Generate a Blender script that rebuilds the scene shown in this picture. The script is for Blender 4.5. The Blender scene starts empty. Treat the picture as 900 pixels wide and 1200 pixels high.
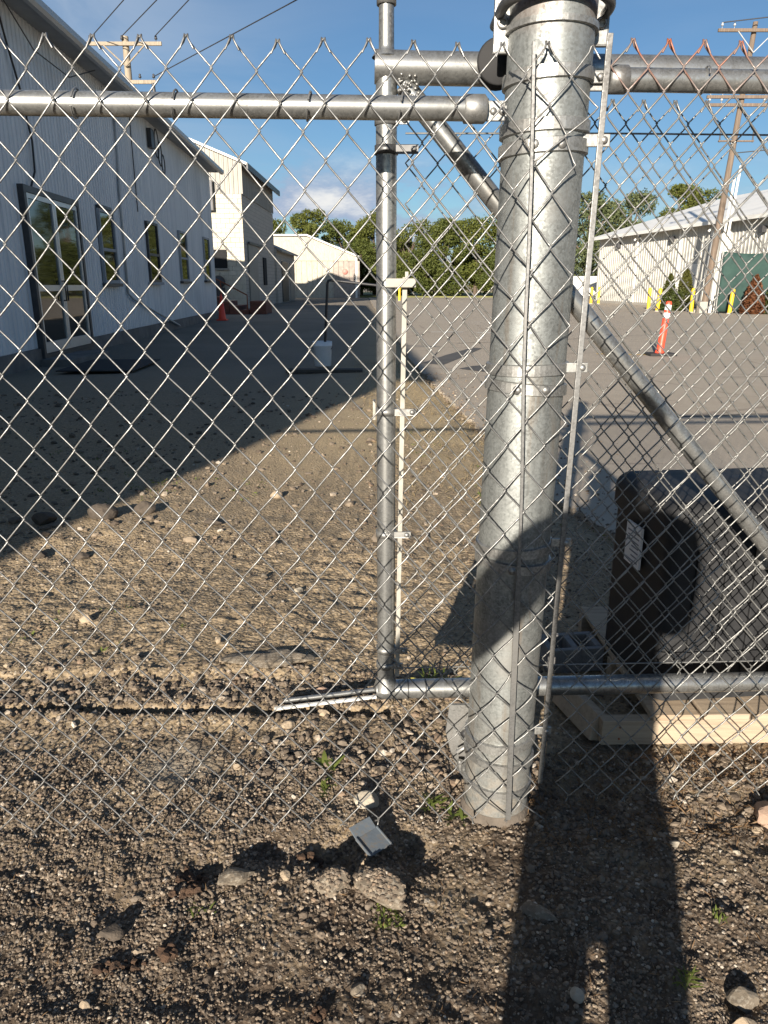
import bpy, bmesh, math, random
import numpy as np
from mathutils import Vector, Matrix, Quaternion
random.seed(7)
RNG = np.random.default_rng(11)
S = bpy.context.scene
C = S.collection
R = math.radians
PI = math.pi

# ------------------------------------------------------------------ camera, sky, sun, exposure
cam = bpy.data.cameras.new('camera')
camo = bpy.data.objects.new('camera', cam); C.objects.link(camo)
camo.location = (0, 0, 1.25)
camo.rotation_euler = (R(90 - 17.06), 0, 0)
cam.sensor_fit = 'VERTICAL'; cam.sensor_height = 36; cam.sensor_width = 27
cam.lens = 26.1
cam.clip_start = 0.02; cam.clip_end = 4000
S.camera = camo

SUN_AZ, SUN_EL = 15.65, 16.3            # azimuth the shadows run to (right of +Y), height of the sun
sd = Vector((math.sin(R(SUN_AZ)) * math.cos(R(SUN_EL)), math.cos(R(SUN_AZ)) * math.cos(R(SUN_EL)), -math.sin(R(SUN_EL))))
sun = bpy.data.lights.new('sun', 'SUN')
sun.energy = 4.8; sun.angle = R(0.53); sun.color = (1.0, 0.90, 0.77)
suno = bpy.data.objects.new('sun', sun); C.objects.link(suno)
suno.rotation_mode = 'QUATERNION'; suno.rotation_quaternion = sd.to_track_quat('-Z', 'Y')
suno.location = (-4, -14, 9)

w = bpy.data.worlds.new('World'); S.world = w; w.use_nodes = True
nt = w.node_tree; nt.nodes.clear()
out = nt.nodes.new('ShaderNodeOutputWorld'); bg = nt.nodes.new('ShaderNodeBackground')
sky = nt.nodes.new('ShaderNodeTexSky'); sky.sky_type = 'NISHITA'; sky.sun_disc = False
sky.sun_elevation = R(SUN_EL); sky.sun_rotation = R(180 + SUN_AZ)
sky.air_density = 1.0; sky.dust_density = 0.25; sky.ozone_density = 3.0
tc = nt.nodes.new('ShaderNodeTexCoord')
mp = nt.nodes.new('ShaderNodeMapping'); mp.inputs['Scale'].default_value = (1.0, 1.0, 2.6)
nt.links.new(tc.outputs['Generated'], mp.inputs['Vector'])
def wnoise(scale, detail, rough, dist=0.0, loc=None):
    n = nt.nodes.new('ShaderNodeTexNoise'); n.inputs['Scale'].default_value = scale
    n.inputs['Detail'].default_value = detail; n.inputs['Roughness'].default_value = rough
    n.inputs['Distortion'].default_value = dist
    nt.links.new(mp.outputs[0], n.inputs['Vector']); return n
def wmath(op, a, b=None, clamp=False):
    m = nt.nodes.new('ShaderNodeMath'); m.operation = op; m.use_clamp = clamp
    for i, v in enumerate((a, b)):
        if v is None: continue
        if isinstance(v, (int, float)): m.inputs[i].default_value = v
        else: nt.links.new(v, m.inputs[i])
    return m.outputs[0]
def wmap(v, a, b, c, d):
    m = nt.nodes.new('ShaderNodeMapRange'); m.interpolation_type = 'SMOOTHSTEP'
    nt.links.new(v, m.inputs[0])
    for i, x in enumerate((a, b, c, d)): m.inputs[i + 1].default_value = x
    return m.outputs[0]
sp = nt.nodes.new('ShaderNodeSeparateXYZ'); nt.links.new(tc.outputs['Generated'], sp.inputs[0])
cum = wnoise(7.0, 8, 0.62)               # low cumulus bank along the horizon
azv = wmath('ARCTAN2', sp.outputs[0], sp.outputs[1])
azb = wmath('ADD', wmap(azv, -0.34, -0.17, 0.35, 1.0), wmap(azv, -0.05, 0.2, 0.0, -0.75))
bank = wmath('MULTIPLY', wmap(sp.outputs[2], 0.10, 0.17, 1.0, 0.0), azb, True)
bank = wmath('MULTIPLY', bank, wmap(cum.outputs[0], 0.40, 0.53, 0.0, 1.0), True)
cir = wnoise(2.2, 7, 0.55, 0.8)          # thin high veil
veil = wmath('MULTIPLY', wmap(cir.outputs[0], 0.40, 0.68, 0.0, 0.62), wmap(azv, -0.50, 0.02, 1.0, 0.10), True)
tone = wmap(cum.outputs[0], 0.48, 0.70, 0.0, 1.0)
ccol = nt.nodes.new('ShaderNodeMix'); ccol.data_type = 'RGBA'
ccol.inputs[6].default_value = (2.3, 2.9, 4.0, 1); ccol.inputs[7].default_value = (5.6, 5.6, 5.5, 1)
nt.links.new(tone, ccol.inputs[0])
mv = nt.nodes.new('ShaderNodeMix'); mv.data_type = 'RGBA'
mv.inputs[7].default_value = (3.6, 4.1, 4.8, 1)
tint = nt.nodes.new('ShaderNodeMix'); tint.data_type = 'RGBA'; tint.blend_type = 'MULTIPLY'; tint.inputs[0].default_value = 1.0
tint.inputs[7].default_value = (0.46, 0.56, 0.63, 1); nt.links.new(sky.outputs[0], tint.inputs[6])
nt.links.new(veil, mv.inputs[0]); nt.links.new(tint.outputs[2], mv.inputs[6])
mc = nt.nodes.new('ShaderNodeMix'); mc.data_type = 'RGBA'
nt.links.new(bank, mc.inputs[0]); nt.links.new(mv.outputs[2], mc.inputs[6]); nt.links.new(ccol.outputs[2], mc.inputs[7])
nt.links.new(mc.outputs[2], bg.inputs[0]); bg.inputs[1].default_value = 0.070
nt.links.new(bg.outputs[0], out.inputs[0])

S.view_settings.view_transform = 'Standard'; S.view_settings.look = 'None'
S.view_settings.exposure = 1.18; S.view_settings.gamma = 1.0
S.render.engine = 'CYCLES'
S.cycles.max_bounces = 6

# ------------------------------------------------------------------ helpers: objects
LOC = {}
def root(o):
    while o.parent: o = o.parent
    return o
def thing(name, label, cat, loc=(0, 0, 0), group=None):
    o = bpy.data.objects.new(name, None); C.objects.link(o); o.location = loc
    o.empty_display_size = 0.1
    LOC[o] = Vector(loc); o['label'] = label; o['category'] = cat
    if group: o['group'] = group
    return o
def link(name, me, mat, parent=None, loc=None):
    o = bpy.data.objects.new(name, me); C.objects.link(o)
    if parent is not None: o.parent = parent
    if loc is not None: o.location = loc
    if mat is not None and not me.materials: me.materials.append(mat)
    return o
def tag(o, label=None, cat=None, group=None, kind=None):
    if label: o['label'] = label
    if cat: o['category'] = cat
    if group: o['group'] = group
    if kind: o['kind'] = kind
    return o

class MB:
    """collects geometry in world coordinates"""
    def __init__(s): s.v = []; s.f = []; s.sm = []
    def add(s, vs, fs, smooth=False):
        n = len(s.v); s.v += [tuple(v) for v in vs]
        s.f += [tuple(i + n for i in f) for f in fs]; s.sm += [smooth] * len(fs); return s
    def box(s, a, b, M=None, ch=0.0):
        x0, y0, z0 = a; x1, y1, z1 = b
        if ch > 0:
            bm = bmesh.new(); bmesh.ops.create_cube(bm, size=1)
            for v in bm.verts:
                v.co = Vector(((x0 + x1) / 2 + v.co.x * (x1 - x0), (y0 + y1) / 2 + v.co.y * (y1 - y0), (z0 + z1) / 2 + v.co.z * (z1 - z0)))
            bmesh.ops.bevel(bm, geom=bm.edges[:], offset=ch, segments=2, affect='EDGES', profile=0.6)
            bm.verts.index_update()
            vs = [v.co.copy() for v in bm.verts]; fs = [[v.index for v in f.verts] for f in bm.faces]; bm.free()
        else:
            vs = [Vector(p) for p in ((x0, y0, z0), (x1, y0, z0), (x1, y1, z0), (x0, y1, z0), (x0, y0, z1), (x1, y0, z1), (x1, y1, z1), (x0, y1, z1))]
            fs = [(0, 3, 2, 1), (4, 5, 6, 7), (0, 1, 5, 4), (1, 2, 6, 5), (2, 3, 7, 6), (3, 0, 4, 7)]
        if M is not None: vs = [M @ v for v in vs]
        return s.add(vs, fs)
    def tube(s, pts, r, n=8, caps=True, smooth=True, closed=False):
        pts = [Vector(p) for p in pts]; m = len(pts)
        rs = r if isinstance(r, (list, tuple)) else [r] * m
        vs = []; fs = []; up = None
        for i in range(m):
            if closed: t = pts[(i + 1) % m] - pts[i - 1]
            else: t = pts[min(i + 1, m - 1)] - pts[max(i - 1, 0)]
            t.normalize()
            if up is None:
                up = t.orthogonal().normalized()
            else:
                up = up - t * up.dot(t)
                if up.length < 1e-6: up = t.orthogonal()
                up.normalize()
            b = t.cross(up)
            for k in range(n):
                a = 2 * PI * k / n
                vs.append(pts[i] + (up * math.cos(a) + b * math.sin(a)) * rs[i])
        for i in range(m if closed else m - 1):
            j = (i + 1) % m
            for k in range(n):
                l = (k + 1) % n
                fs.append((i * n + k, i * n + l, j * n + l, j * n + k))
        s.add(vs, fs, smooth)
        if caps and not closed:
            s.add(vs[:n], [tuple(range(n - 1, -1, -1))]); s.add(vs[-n:], [tuple(range(n))])
        return s
    def lathe(s, prof, base=(0, 0, 0), axis=(0, 0, 1), n=24, smooth=True, arc=2 * PI):
        """prof: list of (radius, height) along axis"""
        ax = Vector(axis).normalized(); q = Vector((0, 0, 1)).rotation_difference(ax); b = Vector(base)
        vs = []; fs = []; m = len(prof)
        for r_, h in prof:
            for k in range(n):
                a = arc * k / n
                vs.append(b + q @ Vector((r_ * math.cos(a), r_ * math.sin(a), h)))
        for i in range(m - 1):
            for k in range(n):
                l = (k + 1) % n
                fs.append((i * n + k, i * n + l, (i + 1) * n + l, (i + 1) * n + k))
        return s.add(vs, fs, smooth)
    def prism(s, poly, axis, a, b):
        """poly in the two other axes, extruded along axis 'x','y' or 'z' from a to b"""
        n = len(poly)
        def P(p, t):
            return {'x': (t, p[0], p[1]), 'y': (p[0], t, p[1]), 'z': (p[0], p[1], t)}[axis]
        vs = [P(p, a) for p in poly] + [P(p, b) for p in poly]
        fs = [tuple(range(n - 1, -1, -1)), tuple(range(n, 2 * n))] + [(i, (i + 1) % n, n + (i + 1) % n, n + i) for i in range(n)]
        return s.add(vs, fs)
    def mesh(s, name, off=Vector((0, 0, 0))):
        me = bpy.data.meshes.new(name)
        me.from_pydata([(v[0] - off[0], v[1] - off[1], v[2] - off[2]) for v in s.v], [], s.f)
        me.polygons.foreach_set('use_smooth', s.sm)
        bm = bmesh.new(); bm.from_mesh(me); bmesh.ops.recalc_face_normals(bm, faces=bm.faces[:]); bm.to_mesh(me); bm.free()
        return me
    def build(s, name, mat, parent=None, loc=None):
        """world-space verts; object origin at parent's root, or at loc if top level"""
        if parent is not None: off = LOC.get(root(parent), Vector((0, 0, 0)))
        else: off = Vector(loc or (0, 0, 0))
        o = link(name, s.mesh(name, off), mat, parent, None if parent is not None else off)
        if parent is None: LOC[o] = Vector(off)
        return o

def npmesh(name, V, Fc, mat, smooth=False):
    """V (n,3), Fc (m,k) numpy -> mesh, quick"""
    me = bpy.data.meshes.new(name)
    k = Fc.shape[1]
    me.vertices.add(len(V)); me.vertices.foreach_set('co', V.astype(np.float32).ravel())
    me.loops.add(Fc.size); me.loops.foreach_set('vertex_index', Fc.astype(np.int32).ravel())
    me.polygons.add(len(Fc)); me.polygons.foreach_set('loop_start', np.arange(0, Fc.size, k, dtype=np.int32))
    me.polygons.foreach_set('loop_total', np.full(len(Fc), k, dtype=np.int32))
    me.polygons.foreach_set('use_smooth', np.full(len(Fc), smooth))
    me.update(calc_edges=True); me.validate()
    me.materials.append(mat); return me

def copy_tree(o, parent=None):
    c = o.copy(); C.objects.link(c)
    if parent is not None: c.parent = parent
    for ch in list(o.children): copy_tree(ch, c)
    return c

# ------------------------------------------------------------------ helpers: materials
class NT:
    def __init__(s, name):
        s.m = bpy.data.materials.new(name); s.m.use_nodes = True
        s.t = s.m.node_tree; s.b = s.t.nodes['Principled BSDF']; s.tc = s.t.nodes.new('ShaderNodeTexCoord')
        g = s.t.nodes.new('ShaderNodeNewGeometry'); s.geo = g
        s.pos = g.outputs['Position']
    def L(s, a, b): s.t.links.new(a, b)
    def vec(s, scale=(1, 1, 1), src=None):
        n = s.t.nodes.new('ShaderNodeMapping'); n.inputs['Scale'].default_value = scale
        s.L(src or s.pos, n.inputs[0]); return n.outputs[0]
    def noise(s, scale, detail=4, rough=0.55, vec=None, dist=0.0, color=False):
        n = s.t.nodes.new('ShaderNodeTexNoise'); n.inputs['Scale'].default_value = scale
        n.inputs['Detail'].default_value = detail; n.inputs['Roughness'].default_value = rough; n.inputs['Distortion'].default_value = dist
        s.L(vec or s.pos, n.inputs['Vector']); return n.outputs[1 if color else 0]
    def voro(s, scale, feature='F1', vec=None, out='Distance', rnd=1.0):
        n = s.t.nodes.new('ShaderNodeTexVoronoi'); n.feature = feature; n.inputs['Scale'].default_value = scale
        n.inputs['Randomness'].default_value = rnd
        s.L(vec or s.pos, n.inputs['Vector']); return n.outputs[out]
    def ramp(s, v, stops, interp='LINEAR'):
        n = s.t.nodes.new('ShaderNodeValToRGB'); cr = n.color_ramp; cr.interpolation = interp
        while len(cr.elements) < len(stops): cr.elements.new(0.5)
        for e, (p, c) in zip(cr.elements, stops):
            e.position = p; e.color = (*c, 1) if len(c) == 3 else c
        s.L(v, n.inputs[0]); return n.outputs[0]
    def map(s, v, a, b, c=0.0, d=1.0):
        n = s.t.nodes.new('ShaderNodeMapRange'); s.L(v, n.inputs[0])
        for i, x in enumerate((a, b, c, d)): n.inputs[i + 1].default_value = x
        return n.outputs[0]
    def math(s, op, a, b=None):
        n = s.t.nodes.new('ShaderNodeMath'); n.operation = op
        for i, v in enumerate((a, b)):
            if v is None: continue
            if isinstance(v, (int, float)): n.inputs[i].default_value = v
            else: s.L(v, n.inputs[i])
        return n.outputs[0]
    def mix(s, f, a, b, mode='MIX'):
        n = s.t.nodes.new('ShaderNodeMix'); n.data_type = 'RGBA'; n.blend_type = mode
        for i, v in ((0, f), (6, a), (7, b)):
            if isinstance(v, (int, float)): n.inputs[i].default_value = v
            elif isinstance(v, (tuple, list)): n.inputs[i].default_value = (*v, 1) if len(v) == 3 else v
            else: s.L(v, n.inputs[i])
        return n.outputs[2]
    def sep(s, v):
        n = s.t.nodes.new('ShaderNodeSeparateXYZ'); s.L(v, n.inputs[0]); return n.outputs
    def set(s, color=None, rough=None, metal=None, spec=None):
        for k, v in (('Base Color', color), ('Roughness', rough), ('Metallic', metal), ('Specular IOR Level', spec)):
            if v is None: continue
            if isinstance(v, (int, float)): s.b.inputs[k].default_value = v
            elif isinstance(v, (tuple, list)): s.b.inputs[k].default_value = (*v, 1)
            else: s.L(v, s.b.inputs[k])
        return s
    def bump(s, h, strength=0.3, dist=0.01):
        n = s.t.nodes.new('ShaderNodeBump'); n.inputs['Strength'].default_value = strength; n.inputs['Distance'].default_value = dist
        s.L(h, n.inputs['Height']); s.L(n.outputs[0], s.b.inputs['Normal']); return s

def plain(name, col, rough=0.6, metal=0.0, var=0.18, scale=8.0, bump=0.0):
    n = NT(name)
    f = n.noise(scale, 6, 0.65)
    lo = tuple(c * (1 - var) for c in col); hi = tuple(min(1, c * (1 + var)) for c in col)
    n.set(n.ramp(f, [(0.3, lo), (0.7, hi)]), n.map(f, 0.3, 0.7, max(0.05, rough - 0.08), min(1, rough + 0.08)), metal)
    if bump: n.bump(n.noise(scale * 8, 4), bump, 0.004)
    return n.m

def galv(name, col=(0.50, 0.51, 0.52), rough=0.36, streak=True, stain=0.0, rust_z=None, dirt=0.5, metal_=0.78, blotch=None):
    n = NT(name)
    v = n.vec((34, 34, 1.6)) if streak else n.vec((14, 14, 14))
    a = n.noise(1.0, 6, 0.6, v); b = n.noise(55, 5, 0.65); d = n.noise(6, 5, 0.6)
    sp_ = n.voro(230, out='Color'); spx = n.sep(sp_)[0]
    f = n.math('ADD', n.math('MULTIPLY', a, 0.5), n.math('ADD', n.math('MULTIPLY', b, 0.34), n.math('MULTIPLY', spx, 0.16)))
    lo = tuple(c * 0.55 for c in col); hi = tuple(min(1, c * 1.28) for c in col)
    c = n.ramp(f, [(0.36, lo), (0.64, hi)])
    c = n.mix(n.map(d, 0.52, 0.72, 0, dirt), c, (0.30, 0.29, 0.27))
    if stain:
        s1 = n.noise(1.0, 4, 0.6, n.vec((22, 22, 2.2)))
        c = n.mix(n.map(s1, 0.57, 0.74, 0, stain), c, (0.22, 0.15, 0.09))
    metal = metal_
    if rust_z is not None:
        z = n.sep(n.pos)[2]
        rz = n.math('MULTIPLY', n.map(z, rust_z[0], rust_z[1]), n.map(n.noise(9, 3, 0.6), 0.40, 0.55))
        c = n.mix(rz, c, (0.26, 0.075, 0.03))
        metal = n.map(rz, 0, 1, metal_, 0.0)
    if blotch:
        z = n.sep(n.pos)[2]
        bz = n.math('MULTIPLY', n.map(z, *blotch), n.map(n.noise(16, 5, 0.65), 0.44, 0.58))
        c = n.mix(bz, c, (0.22, 0.075, 0.03))
        lowz = n.math('MULTIPLY', n.map(z, 0.34, 0.0), n.map(n.noise(30, 5, 0.7), 0.36, 0.60))
        c = n.mix(n.math('MULTIPLY', lowz, 0.75), c, (0.20, 0.165, 0.125))
        metal = n.map(n.math('ADD', bz, lowz), 0, 1, metal_, 0.1)
    n.set(c, n.map(f, 0.3, 0.7, rough + 0.14, rough - 0.08), metal)
    n.bump(n.math('ADD', b, n.math('MULTIPLY', a, 0.6)), 0.10, 0.002)
    return n.m

M = {}
M['post'] = galv('galvanised_post', (0.285, 0.30, 0.292), 0.52, True, 0.6, None, 0.6, 0.70, (1.67, 1.80, 0, 0.65))
M['rail'] = galv('galvanised_rail', (0.34, 0.345, 0.335), 0.34, False, 0.0)
M['gatepipe'] = galv('galvanised_gate_pipe', (0.34, 0.345, 0.335), 0.33, True, 0.2)
M['fitting'] = galv('cast_fitting', (0.31, 0.31, 0.30), 0.48, False, 0.25)
M['band'] = galv('strap_band', (0.35, 0.35, 0.335), 0.48, False, 0.2)
M['bar'] = galv('tension_bar', (0.22, 0.22, 0.215), 0.5, True, 0.1)
M['wire'] = galv('fence_wire', (0.25, 0.25, 0.245), 0.42, False, 0.12, None, 0.4, 0.7)
M['rustwire'] = galv('rust_topped_wire', (0.225, 0.225, 0.215), 0.45, False, 0.0, (1.575, 1.66), 0.3, 0.6)
M['gatewire'] = galv('gate_wire', (0.225, 0.225, 0.215), 0.45, False, 0.0, None, 0.35, 0.6)
M['darksteel'] = plain('dark_steel', (0.10, 0.10, 0.10), 0.45, 0.7, 0.3, 30)
M['rust'] = plain('rusty_steel', (0.24, 0.08, 0.035), 0.85, 0.0, 0.4, 40, 0.3)
M['whitepaint'] = plain('white_paint', (0.70, 0.69, 0.64), 0.5, 0, 0.10, 20)
M['dullwhite'] = plain('weathered_white_paint', (0.32, 0.305, 0.265), 0.55, 0, 0.2, 30)
M['blackpaint'] = plain('black_paint', (0.025, 0.025, 0.027), 0.5, 0, 0.3, 12)
M['rubber'] = plain('black_rubber', (0.02, 0.02, 0.021), 0.8, 0, 0.3, 30)
M['orange'] = plain('orange_plastic', (0.85, 0.075, 0.035), 0.45, 0, 0.12, 12)
M['reflwhite'] = plain('white_band', (0.78, 0.78, 0.76), 0.4, 0, 0.06, 12)
M['yellow'] = plain('yellow_paint', (0.80, 0.50, 0.02), 0.5, 0, 0.12, 9)
M['bucket'] = plain('bucket_plastic', (0.72, 0.74, 0.76), 0.4, 0, 0.06, 10)
M['concrete'] = plain('concrete', (0.34, 0.32, 0.28), 0.9, 0, 0.25, 18, 0.4)
M['whiteshed'] = None

# ------------------------------------------------------------------ ground
def ihash(ix, iy, seed):
    h = (ix.astype(np.int64) * 374761393 + iy.astype(np.int64) * 668265263 + seed * 974711) & 0x7fffffff
    h = ((h ^ (h >> 13)) * 1274126177) & 0x7fffffff
    return ((h ^ (h >> 16)) & 0xffff) / 65535.0
def vnoise(x, y, f, seed):
    x = x * f + 1000; y = y * f + 1000
    ix = np.floor(x); iy = np.floor(y); fx = x - ix; fy = y - iy
    fx = fx * fx * (3 - 2 * fx); fy = fy * fy * (3 - 2 * fy)
    a = ihash(ix, iy, seed); b = ihash(ix + 1, iy, seed); c = ihash(ix, iy + 1, seed); d = ihash(ix + 1, iy + 1, seed)
    return (a * (1 - fx) + b * fx) * (1 - fy) + (c * (1 - fx) + d * fx) * fy - 0.5
def sstep(a, b, x):
    t = np.clip((x - a) / (b - a), 0, 1); return t * t * (3 - 2 * t)
LOT_EDGE = [(2.9, 2.4), (1.30, 3.1), (1.02, 4.4), (0.874, 6.53), (0.66, 9.5), (0.45, 13.3), (0.2, 24.0), (-0.6, 45.0), (-1.5, 76.0)]
def lot_edge_x(y):
    ys = [p[1] for p in LOT_EDGE]; xs = [p[0] for p in LOT_EDGE]
    return np.interp(y, ys, xs)
PITS = [(-0.40, 1.37, 0.055, 0.030), (-0.255, 1.43, 0.06, 0.030), (-0.11, 1.42, 0.06, 0.055), (0.07, 1.43, 0.06, 0.05), (-0.56, 1.25, 0.05, 0.022),
        (-0.50, 1.15, 0.05, 0.020), (0.10, 1.10, 0.05, 0.015), (-0.02, 1.80, 0.06, 0.02), (-0.13, 1.60, 0.05, 0.018), (0.64, 1.05, 0.05, 0.02),
        (0.56, 1.62, 0.08, 0.02), (0.25, 1.25, 0.06, 0.012), (-0.25, 1.10, 0.07, 0.015), (0.12, 1.62, 0.07, 0.015)]
def ground_h(x, y):
    x = np.asarray(x, float); y = np.asarray(y, float)
    inside = sstep(-0.25, 0.05, x - lot_edge_x(y)) * sstep(2.2, 2.6, y)      # under the asphalt
    far = 1 - sstep(12, 30, np.hypot(x, y))
    near = 1 - sstep(3.0, 8.0, np.hypot(x, y))
    h = 0.05 * vnoise(x, y, 0.7, 1) + 0.018 * vnoise(x, y, 2.3, 2) + near * (0.015 * vnoise(x, y, 6, 3) + 0.017 * vnoise(x, y, 14, 4) + 0.013 * vnoise(x, y, 31, 5) + 0.008 * vnoise(x, y, 67, 6))
    rough = 0.55 + 0.9 * np.clip(vnoise(x, y, 1.3, 9) + 0.35, 0, 1)
    h = h * rough
    for px, py, r, d in PITS:
        h = h - d * np.exp(-((x - px) ** 2 + (y - py) ** 2) / (r * r))
    # mound where the yard rises beside the building shade
    h = h + 0.03 * np.exp(-(((x + 1.5) / 0.6) ** 2 + ((y - 3.75) / 0.35) ** 2))
    # groove behind the gate line, left of the white bar
    gy = 2.015 + 0.012 * vnoise(x, y * 0, 5, 12)
    g = np.exp(-((y - gy) / 0.022) ** 4) * (1 - sstep(-0.02, 0.05, x)) * sstep(-3.0, -2.0, x)
    h = h - 0.040 * g + 0.012 * np.exp(-((y - gy + 0.05) / 0.03) ** 2) * (1 - sstep(-0.3, -0.1, x))
    # broken concrete edge running along the yard side
    lip = sstep(2.20, 2.235, y + 0.02 * vnoise(x, y, 9, 14)) * (1 - sstep(2.6, 3.4, y)) * (1 - sstep(-0.35, 0.0, x))
    h = h + 0.018 * lip
    base = np.where(y < 8, 0, 0)
    return (h * far) * (1 - inside) - 0.03 * inside * 1.0 + base * 0

def axis_samples(a, b, step, lo, hi, g):
    s = list(np.arange(a, b + step / 2, step)); d = step; x = s[-1]
    up = []
    while x < hi: d *= g; x += d; up.append(x)
    dn = []; d = step; x = s[0]
    while x > lo: d *= g; x -= d; dn.append(x)
    return np.array(dn[::-1] + s + up)
gx = axis_samples(-1.45, 1.35, 0.0085, -900, 900, 1.06)
gy_ = axis_samples(0.82, 3.3, 0.0085, -300, 1800, 1.045)
XX, YY = np.meshgrid(gx, gy_)
ZZ = ground_h(XX, YY)
V = np.stack([XX.ravel(), YY.ravel(), ZZ.ravel()], 1)
nx, ny = len(gx), len(gy_)
I = np.arange(nx * ny).reshape(ny, nx)
Fq = np.stack([I[:-1, :-1].ravel(), I[:-1, 1:].ravel(), I[1:, 1:].ravel(), I[1:, :-1].ravel()], 1)

n = NT('dirt_and_gravel')
big = n.noise(0.9, 5, 0.6); med = n.noise(4.5, 6, 0.65); fine = n.noise(38, 6, 0.7)
v1 = n.voro(75, out='Color'); v1d = n.voro(75); v2 = n.voro(160, out='Color')
soil = n.ramp(fine, [(0.30, (0.036, 0.026, 0.018)), (0.52, (0.085, 0.062, 0.043)), (0.72, (0.165, 0.126, 0.09))])
dry = n.ramp(fine, [(0.30, (0.195, 0.146, 0.090)), (0.55, (0.315, 0.243, 0.155)), (0.75, (0.45, 0.355, 0.24))])
yv = n.sep(n.pos)[1]
fd = n.map(n.math('ADD', n.math('MULTIPLY', yv, 0.30), n.math('MULTIPLY', med, 1.0)), 0.84, 1.16)
c = n.mix(fd, soil, dry)
st = n.ramp(n.sep(v1)[0], [(0.0, (0.09, 0.075, 0.06)), (0.35, (0.19, 0.165, 0.135)), (0.65, (0.30, 0.26, 0.21)), (0.88, (0.45, 0.41, 0.35))], 'CONSTANT')
stm = n.math('MULTIPLY', n.map(v1d, 0.55, 0.40), n.map(n.sep(v2)[1], 0.25, 0.5))
c = n.mix(n.math('MULTIPLY', stm, n.map(med, 0.35, 0.62, 0.2, 0.7)), c, st)
straw = n.ramp(n.noise(60, 4, 0.7), [(0.35, (0.30, 0.23, 0.135)), (0.7, (0.50, 0.40, 0.25))])
xv = n.sep(n.pos)[0]
sm_ = n.math('MULTIPLY', n.map(yv, 4.3, 6.0), n.math('MULTIPLY', n.map(xv, -1.3, -0.1), n.map(n.noise(2.2, 4), 0.28, 0.48)))
c = n.mix(sm_, c, straw)
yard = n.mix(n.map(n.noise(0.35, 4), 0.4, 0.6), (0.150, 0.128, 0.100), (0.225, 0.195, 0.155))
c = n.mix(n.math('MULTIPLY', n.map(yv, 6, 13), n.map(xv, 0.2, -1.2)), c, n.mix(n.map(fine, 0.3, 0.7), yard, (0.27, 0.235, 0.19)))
vd = n.t.nodes.new('ShaderNodeVectorMath'); vd.operation = 'DISTANCE'; n.L(n.vec((1, 1, 0)), vd.inputs[0]); vd.inputs[1].default_value = (-.575, 1.74, 0)
c = n.mix(n.math('MULTIPLY', n.map(n.math('ADD', vd.outputs['Value'], n.math('MULTIPLY', n.noise(18, 5, .7), .12)), .20, .09), .8), c, (.33, .285, .22))   # spilled cement dust
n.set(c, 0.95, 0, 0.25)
n.bump(n.math('ADD', n.math('MULTIPLY', v1d, -0.8), n.math('MULTIPLY', fine, 1.2)), 0.75, 0.010)
M['ground'] = n.m
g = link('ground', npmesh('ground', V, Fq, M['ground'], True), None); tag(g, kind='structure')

# asphalt lot
n = NT('old_asphalt')
a = n.noise(0.22, 5, 0.6); b = n.noise(2.4, 6, 0.65); f = n.voro(140, out='Color')
c = n.ramp(b, [(0.25, (0.310, 0.262, 0.203)), (0.75, (0.385, 0.333, 0.264))])
c = n.mix(n.map(a, 0.45, 0.7, 0, 0.6), c, (0.36, 0.32, 0.265))
c = n.mix(n.map(n.sep(f)[0], 0.3, 1.0, 0, 0.35), c, (0.36, 0.33, 0.28))
cr = n.voro(0.33, 'DISTANCE_TO_EDGE', n.vec((1, 1, 1)))
wob = n.noise(1.5, 5, 0.7)
c = n.mix(n.math('MULTIPLY', n.map(n.math('ADD', cr, n.math('MULTIPLY', wob, 0.05)), 0.034, 0.024), 0.4), c, (0.075, 0.05, 0.045))
n.set(c, 0.9, 0, 0.3); n.bump(n.sep(f)[1], 0.35, 0.006)
M['asphalt'] = n.m
mb = MB(); edge = []
rr = random.Random(3)
for i in range(len(LOT_EDGE) - 1):
    (x0, y0), (x1, y1) = LOT_EDGE[i], LOT_EDGE[i + 1]
    k = max(2, int(min(60, math.hypot(x1 - x0, y1 - y0) / 0.09)))
    for j in range(k):
        t = j / k; edge.append((x0 + (x1 - x0) * t + rr.uniform(-.03, .03), y0 + (y1 - y0) * t + rr.uniform(-.02, .02)))
edge.append((-1.5, 76))
poly = edge + [(95, 76), (95, 2.4)]
mb.add([(x, y, 0.006) for x, y in poly] + [(x, y, -0.04) for x, y in poly],
       [tuple(range(len(poly)))] + [(i, (i + 1) % len(poly), len(poly) + (i + 1) % len(poly), len(poly) + i) for i in range(len(poly))])
o = mb.build('parking_lot', M['asphalt']); tag(o, kind='structure')
# parking paint
M['lotyellow'] = plain('faded_yellow_line', (0.55, 0.36, 0.08), 0.8, 0, 0.3, 12)
M['lotwhite'] = plain('faded_white_line', (0.46, 0.44, 0.39), 0.8, 0, 0.3, 12)
def flat(pts, z): return MB().add([(x, y, z) for x, y in pts], [tuple(range(len(pts)))])
for nm, pts, m in (('parking_line', [(3.95, 14.05), (4.95, 13.8), (4.97, 13.9), (3.97, 14.16)], 'lotyellow'),
                   ('parking_line', [(1.28, 20.6), (2.15, 20.6), (2.15, 20.85), (1.28, 20.85)], 'lotwhite'),
                   ('parking_line', [(2.45, 20.2), (3.3, 20.3), (3.3, 20.55), (2.45, 20.45)], 'lotwhite'),
                   ('parking_line', [(1.5, 11.9), (1.62, 11.9), (2.35, 9.7), (2.23, 9.7)], 'lotyellow')):
    tag(flat(pts, 0.010).build(nm, M[m]), kind='structure')
M['tar'] = plain('tar_patch', (0.07, 0.066, 0.06), 0.8, 0, 0.25, 4)  # dark colour of the painted shadow patches, shared with the pavement cracks
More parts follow.
